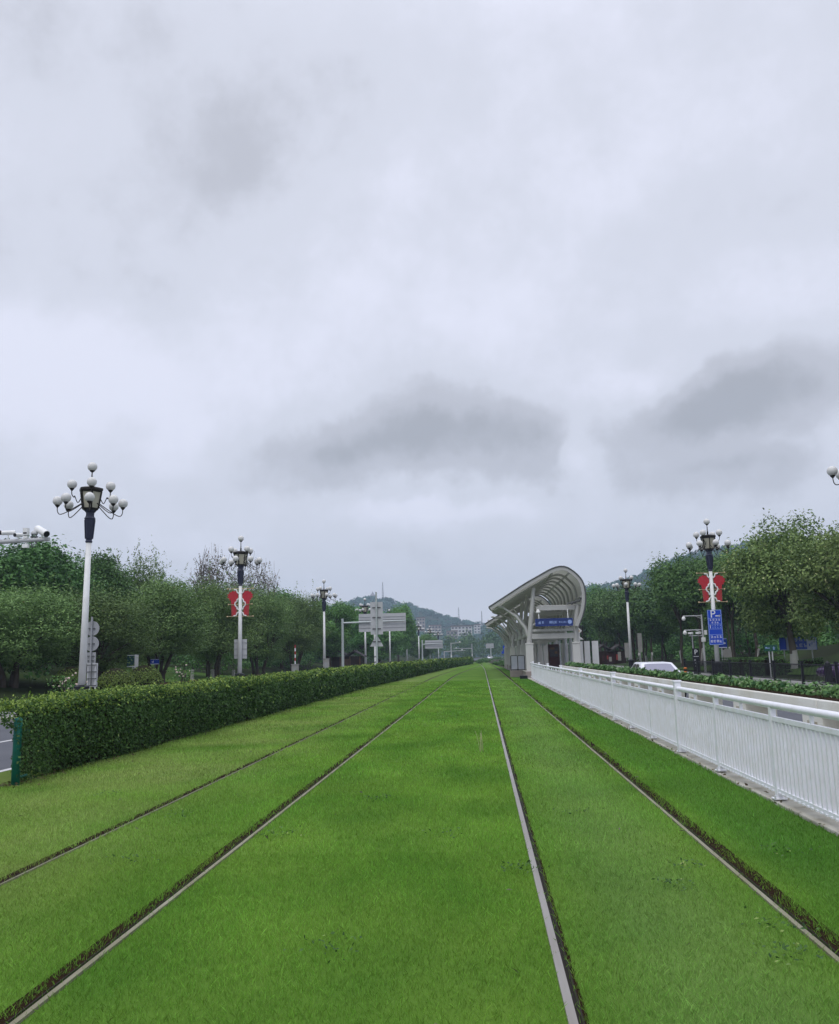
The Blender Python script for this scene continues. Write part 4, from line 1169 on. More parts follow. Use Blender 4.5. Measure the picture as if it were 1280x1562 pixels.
for i, (x, y, s, lab) in enumerate(((-17.4, 36, 1.0, 'pale flowering bush left of the nearest lamp post'), (-16.75, 35.6, .7, 'pale flowering bush hugging the nearest lamp base'), (-16.55, 48, 1.15, 'white flowering bush between topiary and bannered lamp'))):
    o = rose if i == 0 else copy_tree(rose)
    o.location = (x, y, 0); o.scale = (s, s, s); o.rotation_euler.z = i; o['label'] = lab
# low clipped hedges on the right park bank
def park_hedge(label, path, h, w):
    rng = np.random.default_rng(len(label)); t = thing('park_hedge', (0, 0, 0), label, 'hedge', 'low dark hedges in the right park')
    P = []; Nn = []; b = MB(); tt = []
    for (x0, y0), (x1, y1) in zip(path, path[1:]):
        L_ = math.hypot(x1 - x0, y1 - y0); n = int(L_ * (2 * h + w) * 260)
        u = rng.random(n); c = np.stack([x0 + (x1 - x0) * u, y0 + (y1 - y0) * u, np.zeros(n)], 1)
        ang = rng.uniform(0, np.pi, n); nx, ny = -(y1 - y0) / L_, (x1 - x0) / L_
        rad = np.minimum(1 / np.maximum(np.abs(np.cos(ang)), .01), 1 / np.maximum(np.abs(np.sin(ang)), .01)); rad = np.minimum(rad, 1.28)
        off = np.cos(ang) * rad * w / 2; z = np.sin(ang) * rad * h
        z0 = np.array([bank_h(a_, b_) for a_, b_ in c[:, :2]])
        P.append(c + np.stack([off * nx, off * ny, z + z0], 1)); Nn.append(np.stack([np.cos(ang) * nx, np.cos(ang) * ny, np.sin(ang)], 1) + rng.normal(0, .5, (n, 3)))
        zc = bank_h((x0 + x1) / 2, (y0 + y1) / 2)
        b.box(((x0 + x1) / 2, (y0 + y1) / 2, zc + h * .42), (L_, w * .8, h * .9), rz=math.atan2(y1 - y0, x1 - x0))
    P = np.concatenate(P); Nn = np.concatenate(Nn)
    array_mesh('foliage', leaf_quads(P, Nn, .11, rng), len(P), 4, M['leaf_hedge'], np.clip(rng.normal(.35, .2, len(P)), 0, 1), None, t)
    b.build('stems', M['hedgecore'], t)
park_hedge('low curved dark hedge behind the black railings by the green sign', [(15.3, 56.5), (16.0, 54.8), (17.0, 54.0), (17.9, 54.0)], 1.05, 1.1)
park_hedge('short dark hedge below the blue billboard', [(19.0, 58.2), (20.0, 57.6), (21.4, 57.2)], .55, .8)
park_hedge('low dark hedge right of the billboard up the bank', [(23.5, 57), (26, 55.5)], .6, .9)

# trees -----------------------------------------------------------------------
HR = 2.2   # height of a prototype in crown radii
def tree_proto(kind, seed):
    """returns (crown mesh, trunk mesh) for a tree 1 unit radius, 1 unit high; scaled when placed"""
    rng = np.random.default_rng(seed); rl = random.Random(seed)
    K = dict(A=dict(n=66, per=560, size=.042, cr=(.20, .35), z0=.14, lo=.27, squash=.62, mat='leaf_fine', stems=4, asp=.34),
             B=dict(n=54, per=400, size=.062, cr=(.22, .36), z0=.16, lo=.30, squash=.62, mat='leaf_gloss', stems=1, asp=.55),
             C=dict(n=68, per=400, size=.058, cr=(.20, .34), z0=.24, lo=.36, squash=.55, mat='leaf_banyan', stems=7, asp=.5),
             D=dict(n=82, per=400, size=.047, cr=(.17, .30), z0=.17, lo=.32, squash=.55, mat='leaf_olive', stems=1, asp=.5),
             E=dict(n=34, per=60, size=.050, cr=(.16, .30), z0=.34, lo=.45, squash=.8, mat='leaf_dry', stems=2, asp=.35),
             F=dict(n=30, per=200, size=.058, cr=(.20, .34), z0=.25, lo=.35, squash=.8, mat='leaf_fine', stems=2, asp=.34),
             G=dict(n=58, per=400, size=.062, cr=(.20, .33), z0=.15, lo=.25, squash=.50, mat='leaf_bright', stems=1, asp=.5))[kind]
    P = []; Nn = []; T = []; cl = []
    for i in range(K['n']):
        u = unit(rng, 1)[0]; rad = rng.uniform(.35, 1.) ** .6
        if kind in 'CD' and i % 3 == 0: u[2] = abs(u[2]) * .5
        c = np.array([u[0] * rad * .80, u[1] * rad * .80, 0]); zc = (K['z0'] + 1) / 2; hz = (1 - K['z0']) / 2
        c[2] = zc + u[2] * rad * hz * .86
        # rounded dome, ragged underside
        r = rng.uniform(*K['cr'])
        if c[2] + r * K['squash'] > 1.02: c[2] = 1.02 - r * K['squash']
        cl.append((c, r))
        n = int(1.35 * K['per'] * (r / .27) ** 2 * rng.uniform(.7, 1.25))
        v = unit(rng, n); rr_ = rng.uniform(.25, 1., n) ** .45
        v2 = v.copy(); v2[:, 2] = np.where(v[:, 2] < 0, v[:, 2] * .55, v[:, 2])
        p = c + v2 * rr_[:, None] * np.array([r, r, r * K['squash']]) * (1 + .18 * rng.normal(size=(n, 1)))
        P.append(p); Nn.append(v * .6 + rng.normal(0, .55, (n, 3)) + np.array([0, 0, .45])); T.append(np.clip(rng.normal(.45 + rng.normal(0, .11), .14 if kind != 'D' else .2, n), 0, 1))
        if kind in 'AEF':   # wispy shoots past the outline
            m = max(4, n // 22); a_ = unit(rng, m); a_[:, 2] = np.abs(a_[:, 2])
            for q in a_[:(2 if kind == 'A' else 5)]:
                s_ = rng.uniform(.9, 1.45, 9); P.append(c + q * np.array([r, r, r * .9]) * s_[:, None] + rng.normal(0, .012, (9, 3))); Nn.append(rng.normal(size=(9, 3))); T.append(rng.random(9))
    P = np.concatenate(P); Nn = np.concatenate(Nn); T = np.concatenate(T); P[:, 2] *= HR
    o = array_mesh('crown', leaf_quads(P, Nn, K['size'] * 1.12, rng, K['asp']), len(P), 4, M[K['mat']], T)
    crown = o.data; bpy.data.objects.remove(o)
    b = MB(); pale = kind in 'D'
    k_st = K['stems']; bases = []
    for s in range(k_st):
        g = 2 * math.pi * s / max(1, k_st) + rl.uniform(-.5, .5); sp = 0 if k_st == 1 else (.10 if kind != 'C' else rl.uniform(.15, .6))
        x, y = sp * math.cos(g), sp * math.sin(g); lx = x * (1.9 if kind != 'C' else 1.05) + rl.uniform(-.06, .06); ly = y * (1.9 if kind != 'C' else 1.05) + rl.uniform(-.06, .06)
        r0 = (.055 if k_st == 1 else .032) * (1. if kind != 'C' else .8)
        pts = [(x, y, -.04), (x * 1.1 + lx * .05, y * 1.1, .10), ((x + lx) / 2, (y + ly) / 2, K['lo'] * .65), (lx, ly, K['lo'])]
        b.tube(pts, [r0 * 1.35, r0, r0 * .85, r0 * .7], 7); bases.append((lx, ly, K['lo'], r0 * .7))
        if pale or (kind == 'C' and s % 3 == 0): b.tube([(x, y, -.03), (x * 1.1 + lx * .05, y * 1.1, .10), (x * 1.15 + lx * .08, y * 1.12 + ly * .04, .13)], [r0 * 1.36, r0 * 1.03, r0 * 1.0], 7, mi=1)
    for i, (c, r) in enumerate(cl):
        if i % 2 and kind != 'E': continue
        bx = min(bases, key=lambda q: (q[0] - c[0]) ** 2 + (q[1] - c[1]) ** 2)
        mid = ((bx[0] + c[0]) / 2 + rl.uniform(-.04, .04), (bx[1] + c[1]) / 2 + rl.uniform(-.04, .04), bx[2] * .45 + c[2] * .55 if c[2] > bx[2] else bx[2] + .03)
        b.tube([bx[:3], mid, tuple(c)], [bx[3] * .75, bx[3] * .4, bx[3] * .15], 5)
        if kind == 'E':
            for q in range(5):
                u = unit(rng, 1)[0]; b.tube([tuple(c), tuple(c + u * r * .7 + np.array([0, 0, .05])), tuple(c + u * r * 1.35 + np.array([0, 0, .04]))], [.006, .004, .002], 4)
    b.v = [(x, y, z * HR) for x, y, z in b.v]
    o = b.build('trunk', [M['bark_pale'] if kind in 'DE' else M['bark'], M['limewash']]); trunk = o.data; bpy.data.objects.remove(o)
    return crown, trunk
PROTO = {}
for kind, nv in (('A', 3), ('B', 2), ('C', 3), ('D', 2), ('E', 2), ('F', 2), ('G', 2)):
    PROTO[kind] = [tree_proto(kind, 100 + 10 * ord(kind) + i) for i in range(nv)]
TREES = [
 ('A', -23.15, 42, 4.9, 3.83, 'dark feathery tree at the left edge, below the camera arm'),
 ('A', -20.7, 46.5, 5.2, 3.60, 'feathery dark tree directly behind the nearest lamp post'),
 ('A', -20.2, 54, 6.5, 3.83, 'rusty tinted feathery tree above the teal notice board'),
 ('A', -20.4, 66, 7.6, 4.06, 'feathery tree left of the bannered lamp, over the stone posts'),
 ('A', -19.9, 78, 7.6, 4.06, 'olive feathery tree just right of the red banners'),
 ('A', -19.6, 92, 8.3, 3.94, 'olive feathery tree ending beside the third lamp post'),
 ('A', -25.6, 40, 4.4, 3.71, 'feathery tree cut by the left picture edge'),
 ('B', -30.27, 58, 8.1, 4.3, 'tall dark glossy tree below the camera arm end'),
 ('B', -33.6, 54, 7.0, 3.8, 'dark glossy tree cut by the left edge, behind the feathery ones'),
 ('B', -28.72, 64, 8.1, 3.1, 'dark glossy tree topping out right of the nearest lamp post'),
 ('F', -28.2, 70, 8.7, 2.9, 'wispy soft topped tree between nearest lamp and bannered lamp'),
 ('E', -26.34, 86, 10.6, 3.6, 'bare twigged tree thin against the sky left of the bannered lamp'),
 ('E', -23.86, 92, 10.6, 3.2, 'bare twigged tree showing right behind the bannered lamp head'),
 ('B', -23.73, 104, 9.2, 3.7, 'dark tree between the bannered lamp and the third lamp'),
 ('G', -20.2, 116, 9.7, 4.1, 'bright green layered tree right behind the third lamp post'),
 ('G', -18.9, 142, 9.7, 4.2, 'bright green tree behind the arm of the overhead sign'),
 ('G', -16.4, 175, 12.6, 4.1, 'tall dark layered tree towering over the overhead sign right end'),
 ('G', -18.4, 160, 7.2, 4.8, 'low broad tree under the overhead sign board'),
 ('G', -16.4, 235, 7.8, 5.6, 'far tree behind the second overhead board'),
 ('D', 19.75, 57.5, 9.9, 4.25, 'big olive green tree with pale leaf tips right of the parking sign'),
 ('D', 20.3, 50, 8.4, 3.6, 'olive green tree at the right edge over the billboard'),
 ('D', 21.6, 43, 7.3, 3.2, 'olive green tree cut by the right picture edge'),
 ('C', 19.67, 84, 10.5, 4.2, 'tall dark banyan tree left of the bannered lamp on the right'),
 ('C', 19.77, 105, 9.6, 4.6, 'dark banyan tree above the roof of the white car'),
 ('C', 19.05, 126, 10.3, 4.6, 'green spreading tree above the hut with red posters'),
 ('C', 22.47, 80, 9.2, 3.5, 'dark banyan tree right behind the red banners and parking sign'),
 ('C', 28.62, 92, 10.6, 4.2, 'dark tree peeking between bannered lamp and olive tree'),
 ('C', 18.4, 150, 12.9, 5.1, 'pale green tree standing against the station roof edge'),
 ('C', 29.37, 110, 11.8, 4.6, 'tall dark tree crowning the banyan group on the right')]
for i, (k, x, y, h, r, lab) in enumerate(TREES):
    pr = PROTO[k][i % len(PROTO[k])]
    gz = bank_h(x, y) if abs(x) > 17 else 0
    t = thing('tree', (x, y, gz - .05), lab, 'tree', None, rz=(i * 2.4) % 6.28); t.scale = (r, r, h / HR)
    for nm, me in (('trunk', pr[1]), ('crown', pr[0])):
        o = bpy.data.objects.new(nm, me); COL.objects.link(o); o.parent = t
# park shrubs under the left trees: dense dark understorey read as one mass
def mass(name, label, spots, m, leaf, per, seed, kind='stuff', squash=.8):
    rng = np.random.default_rng(seed); P = []; Nn = []; T = []; S = []
    for x, y, z, r, h in spots:
        nc = 7; 
        for c in range(nc):
            u = unit(rng, 1)[0]; cc = np.array([x + u[0] * r * .6, y + u[1] * r * .6, z + h * (.55 + .38 * u[2])]); rc = r * rng.uniform(.4, .62)
            n = per // nc; v = unit(rng, n); v[:, 2] = np.where(v[:, 2] < 0, v[:, 2] * .7, v[:, 2])
            P.append(cc + v * np.array([rc, rc, h * .30]) * rng.uniform(.6, 1.06, n)[:, None]); Nn.append(v + rng.normal(0, .45, (n, 3)) + np.array([0, 0, .3])); T.append(np.clip(rng.normal(.45 + rng.normal(0, .12), .18, n), 0, 1)); S.append(np.full(n, leaf))
    P = np.concatenate(P); T = np.concatenate(T)
    o = array_mesh(name, leaf_quads(P, np.concatenate(Nn), np.concatenate(S), rng, .7), len(P), 4, m, T)
    return tag(o, label, name.replace('_', ' '), kind=kind)
rm = random.Random(17)
sp = []
for i in range(46):
    y = rm.uniform(50, 150); x = -rm.uniform(31, 50) + (y > 100) * 6; h = rm.uniform(5.5, 7.5); sp.append((x, y, bank_h(x, y), 3.2, h))
for i in range(30):
    y = rm.uniform(110, 260); x = -rm.uniform(20, 32); sp.append((x, y, .5, 3.6, rm.uniform(6, 8)))
mass('woodland', 'dense dark woodland filling in behind the left roadside trees', sp, M['leaf_far'], .55, 420, 41)
sp = []
for i in range(50):
    y = rm.uniform(90, 170); x = rm.uniform(26, 52) - (y > 120) * 5; sp.append((x, y, 1.5, 3.4, rm.uniform(6.5, 8.5)))
for i in range(24):
    y = rm.uniform(62, 92); x = rm.uniform(30, 46); sp.append((x, y, 1.8, 2.8, rm.uniform(5.5, 7.5)))
for i in range(26):
    y = rm.uniform(150, 260); x = rm.uniform(16, 30); sp.append((x, y, 0, 3.8, rm.uniform(8, 11)))
mass('woodland', 'dense dark woodland filling in behind the right roadside trees', sp, M['leaf_far'], .6, 420, 42)
sp = []
for i in range(170):
    y = rm.uniform(40, 125); x = -rm.uniform(22.5, 33)
    if 56 < y < 74 and x > -30: continue
    sp.append((x, y, bank_h(x, y), 1.5, rm.uniform(1.2, 3.2)))
mass('undergrowth', 'dark low undergrowth beneath the left trees', sp, M['leaf_gloss'], .24, 240, 43)
sp = []
for i in range(90):
    y = rm.uniform(66, 135); x = rm.uniform(21.5, 33)
    if y < 78 and x < 24: continue
    sp.append((x, y, bank_h(x, y), 1.5, rm.uniform(1.0, 2.8)))
for i in range(14):
    y = rm.uniform(56, 70); x = rm.uniform(27, 34); sp.append((x, y, bank_h(x, y), 1.3, rm.uniform(.8, 1.6)))
mass('undergrowth', 'dark low undergrowth beneath the right banyans', sp, M['leaf_gloss'], .24, 260, 44)
sp = []
for i in range(120):
    y = rm.uniform(300, 520); x = rm.uniform(-75, 90) ; h = rm.uniform(8, 13.5)
    if abs(x - 6 - far_shift(y) * .5) < 9 and y < 380: continue
    sp.append((x, y, 0, 5.5, h))
mass('woodland', 'far blue green woodland closing the end of the road', sp, M['leaf_far'], 1.1, 330, 45)
sp = []
for i in range(16):
    y = rm.uniform(165, 330); x = -1.0 + far_shift(y) + (y - 160) * .022 + rm.uniform(-.6, 1.8); sp.append((x, y, 0, .9, rm.uniform(.5, .9)))
for x, y, r, h in ((3.4, 118, .9, .9), (2.9, 122, .8, .8), (4.0, 126, 1.0, 1.0), (2.2, 135, .6, .5)): sp.append((x, y, 0, r, h))
mass('undergrowth', 'low shrubs where the tram lawn narrows far ahead', sp, M['leaf_planter'], .2, 260, 46)

# hills -------------------------------------------------------------------------
def hill(label, prof, y0, depth, seed, flabel):
    rng = np.random.default_rng(seed); xs = np.array([p[0] for p in prof]); hs = np.array([p[1] for p in prof])
    def H(x, y):
        t = np.clip(1 - np.abs((y - y0) / depth), 0, 1); return np.interp(x, xs, hs) * t * t * (3 - 2 * t) - .5
    gx = np.linspace(xs[0], xs[-1], 70); gy = np.linspace(y0 - depth, y0 + depth, 26)
    b = MB(); vs = [(x, y, float(H(x, y)) - 3.0) for y in gy for x in gx]; n = len(gx)
    fs = [(j * n + i, j * n + i + 1, (j + 1) * n + i + 1, (j + 1) * n + i) for j in range(len(gy) - 1) for i in range(n - 1)]
    b.add(vs, fs, 0, True); tag(b.build('hill', M['hillsoil']), label, 'hill', kind='structure')
    nt_ = 1500; tx = rng.uniform(xs[0], xs[-1], nt_); ty = y0 - depth * rng.uniform(-.08, 1, nt_) ** .8 if False else rng.uniform(y0 - depth * .95, y0 + depth * .1, nt_)
    P = []; Nn = []; T = []
    for x, y in zip(tx, ty):
        z = float(H(x, y)) - 3.; r = rng.uniform(3.2, 6.2); m = 34; v = unit(rng, m); v[:, 2] = np.abs(v[:, 2])
        P.append(np.array([x, y, z + 1.2]) + v * np.array([r, r, r * 1.15]) * rng.uniform(.7, 1, m)[:, None]); Nn.append(v + rng.normal(0, .4, (m, 3))); T.append(np.clip(rng.normal(.4 + rng.normal(0, .15), .15, m), 0, 1))
    P = np.concatenate(P); T = np.concatenate(T)
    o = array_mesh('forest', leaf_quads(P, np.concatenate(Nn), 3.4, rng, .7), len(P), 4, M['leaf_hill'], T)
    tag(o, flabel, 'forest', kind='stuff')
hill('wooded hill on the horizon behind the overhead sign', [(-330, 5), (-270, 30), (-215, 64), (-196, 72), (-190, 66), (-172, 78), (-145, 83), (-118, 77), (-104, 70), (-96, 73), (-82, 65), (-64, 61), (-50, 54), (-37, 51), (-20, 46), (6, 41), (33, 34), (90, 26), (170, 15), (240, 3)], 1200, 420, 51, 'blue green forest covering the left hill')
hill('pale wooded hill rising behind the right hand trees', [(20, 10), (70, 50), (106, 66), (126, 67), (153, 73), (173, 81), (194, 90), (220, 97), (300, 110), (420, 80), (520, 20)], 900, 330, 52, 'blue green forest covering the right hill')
def mast(x, y, z, h, w, lab):
    t = thing('lattice_mast', (x, y, z), lab, 'mast', 'masts on the far hill')
    b = MB()
    for k in range(4):
        g = math.pi / 2 * k + .78; b.tube([(w * math.cos(g), w * math.sin(g), 0), (w * .25 * math.cos(g), w * .25 * math.sin(g), h)], .22, 4)
    b.build('legs', M['mast'], t)
    b = MB()
    for i in range(8):
        z0 = h * i / 8; r0 = w * (1 - .75 * i / 8); r1 = w * (1 - .75 * (i + 1) / 8)
        for k in range(4):
            g = math.pi / 2 * k + .78; g2 = g + math.pi / 2
            b.tube([(r0 * math.cos(g), r0 * math.sin(g), z0), (r1 * math.cos(g2), r1 * math.sin(g2), h * (i + 1) / 8)], .12, 4)
    b.build('bracing', M['mast'], t)
mast(-132.6, 1200, 77, 27, 1.6, 'tallest lattice mast on the hill above the overhead sign')
mast(-28.6, 1195, 45, 21, 1.4, 'lattice mast on the hill slope left of the station')
mast(2.5, 1150, 36, 22, 1.2, 'faint lattice mast nearest the station roof tip')
t = thing('hilltop_pavilion', (-146, 1195, 80), 'tiny pavilion on the hill summit', 'pavilion')
b = MB(); b.lathe([(3.2, 0), (3.2, 5)], 8, smooth=False); b.build('wall', M['mast'], t)
b = MB(); b.lathe([(4.6, 5), (2.5, 7.2), (.2, 11)], 8, smooth=False); b.build('roof', M['mast'], t)

# far buildings ---------------------------------------------------------------
def building(x, y, w, h, z, label, m, wins, roof=None):
    t = thing('building', (x, y, z), label, 'building')
    b = MB(); b.box((0, 0, h / 2), (w, w * .7, h)); b.build('wall', m, t)
    b = MB(); b.box((0, 0, h + .4), (w * 1.06, w * .75, .8)); b.build('roof', roof or M['farroof'], t)
    for r_ in range(wins[1]):
        for c in range(wins[0]):
            b = MB(); b.box((-w / 2 + w * (c + .5) / wins[0], -w * .35 - .02, h * (r_ + .55) / wins[1]), (w / wins[0] * .55, .12, h / wins[1] * .45)); b.build('window', M['farwindow'], t)
building(-53.9, 800, 7.6, 12, 24, 'reddish topped tower block right of the overhead sign', M['brickpink'], (3, 4))
building(-40, 780, 11, 6, 22, 'low wide block beside the reddish tower block', M['brickpink'], (4, 2))
building(-16, 760, 18, 8, 18, 'wide pale block below the hill near the station', M['farwhite'], (6, 3))
building(-23, 720, 9, 6, 15, 'small pale block in front of the wide pale block', M['brickpink'], (3, 2))
building(-3, 850, 6.4, 8, 22, 'small white block close to the station roof tip', M['farwhite'], (2, 3))

# car ---------------------------------------------------------------------------
def loft(b, secs, mi=0, smooth=True, caps=True):
    n = len(secs[0]); vs = [p for s in secs for p in s]; fs = []
    for i in range(len(secs) - 1):
        for k in range(n): fs.append((i * n + k, i * n + (k + 1) % n, (i + 1) * n + (k + 1) % n, (i + 1) * n + k))
    if caps: fs += [tuple(range(n))[::-1], tuple((len(secs) - 1) * n + k for k in range(n))]
    b.add(vs, fs, mi, smooth)
def make_car(paint):
    """a saloon 4.7 m long, tail towards -Y, origin on the road under its middle"""
    t = thing('parked_car', (0, 0, 0), '', 'car')
    def sec(y, hw, z0, z1):
        r = .12
        pts = [(-hw + r, z0), (hw - r, z0), (hw, z0 + r), (hw + .015, (z0 + z1) / 2), (hw - .03, z1 - .10), (hw - .16, z1), (-hw + .16, z1), (-hw + .03, z1 - .10), (-hw - .015, (z0 + z1) / 2), (-hw, z0 + r)]
        return [(x, y, z) for x, z in pts]
    b = MB(); loft(b, [sec(-2.36, .74, .42, .86), sec(-2.30, .84, .30, .98), sec(-1.9, .89, .22, 1.02), sec(-1.1, .91, .2, 1.0), sec(0, .91, .2, .98), sec(.9, .91, .2, .96), sec(1.7, .88, .22, .86), sec(2.15, .82, .26, .76), sec(2.33, .70, .36, .66)])
    o = b.build('body', paint, t); s = o.modifiers.new('Sub', 'SUBSURF'); s.levels = 2; s.render_levels = 2
    # cabin: one bevelled shell, glazing set 8 mm proud of its sloping faces
    A = dict(rb=(.80, -1.98, .97), rt=(.60, -1.10, 1.41), ft=(.60, .42, 1.43), fb=(.80, 1.14, .93))
    P = [Vector((sg * A[k][0], A[k][1], A[k][2])) for k in ('rb', 'rt', 'ft', 'fb') for sg in (-1, 1)]
    b = MB(); b.add(P, [(0, 1, 3, 2), (2, 3, 5, 4), (4, 5, 7, 6), (0, 2, 4, 6), (1, 7, 5, 3), (0, 6, 7, 1)], 0, True)
    o = b.build('roof', paint, t, bevel=.07); o.modifiers['Bevel'].segments = 4; o.modifiers['Bevel'].angle_limit = R(10)
    def pane(name, quad, m, ins, off):
        """quad: four corners; inset fractions (u0, u1, v0, v1); pushed out by off"""
        q = [Vector(p) for p in quad]; n = (q[1] - q[0]).cross(q[3] - q[0]).normalized()
        f = lambda u, v: (q[0].lerp(q[1], u)).lerp(q[3].lerp(q[2], u), v) + n * off
        u0, u1, v0, v1 = ins; b = MB(); vs = []; k = 6
        for jj in range(k + 1):
            for ii in range(k + 1):
                u, v = ii / k, jj / k; c = .05 * (abs(2 * u - 1) ** 6) * (1 if v > .5 else -1) * abs(2 * v - 1)
                vs.append(f(u0 + (u1 - u0) * u, v0 + (v1 - v0) * v - c))
        b.add(vs, [(jj * (k + 1) + ii, jj * (k + 1) + ii + 1, (jj + 1) * (k + 1) + ii + 1, (jj + 1) * (k + 1) + ii) for jj in range(k) for ii in range(k)], 0, True)
        return b.build(name, m, t)
    pane('rear_window', (P[0], P[1], P[3], P[2]), M['glass'], (.10, .90, .08, .90), .010)
    pane('windscreen', (P[7], P[6], P[4], P[5]), M['darkglass'], (.08, .92, .08, .92), .010)
    for s_ in (-1, 1):
        q = (P[6], P[0], P[2], P[4]) if s_ < 0 else (P[1], P[7], P[5], P[3])
        for ins in ((.12, .46, .16, .86), (.50, .80, .16, .86)): pane('side_window', q, M['darkglass'], ins if s_ < 0 else (1 - ins[1], 1 - ins[0], ins[2], ins[3]), .012)
        b = MB(); b.box((s_ * .66, -2.27, .80), (.34, .14, .15)); b.build('tail_light', M['taillight'], t, bevel=.03)
        b = MB(); b.box((s_ * .95, .72, 1.0), (.16, .10, .12)); b.build('wing_mirror', paint, t, bevel=.03)
        for y in (-1.45, 1.42):
            b = MB(); b.tube([(s_ * .70, y, .33), (s_ * .925, y, .33)], .33, 20); w = b.build('wheel', M['rubber'], t)
            b = MB(); b.tube([(s_ * .90, y, .33), (s_ * .935, y, .33)], .21, 14); b.build('rim', M['lgrey'], w)
    b = MB(); b.box((0, -2.30, .42), (1.3, .16, .12)); b.build('bumper', M['dgrey'], t, bevel=.03)
    b = MB(); b.box((0, -2.385, .72), (.46, .02, .13)); b.build('number_plate', M['blue2'], t)
    return t
car = make_car(M['carpaint'])
car.location = (6.86, 36.4, -.145 - .07 + .0); car.rotation_euler.z = .0; car['label'] = 'white saloon car on the right road seen from behind over the shrubs'
car.location.z = -.22; car.scale = (1, 1, .965)
c2 = copy_tree(car); c2.scale = (1, 1, 1); c2.location = (3.2, 330, -.14); c2.rotation_euler.z = math.pi; c2['label'] = 'tiny white car far away on the road bend'
c3 = make_car(M['purplepaint']); c3.location = (17.0, 39.6, .0); c3.rotation_euler.z = math.pi / 2; c3['label'] = 'purple car end showing at the right edge behind the railings'

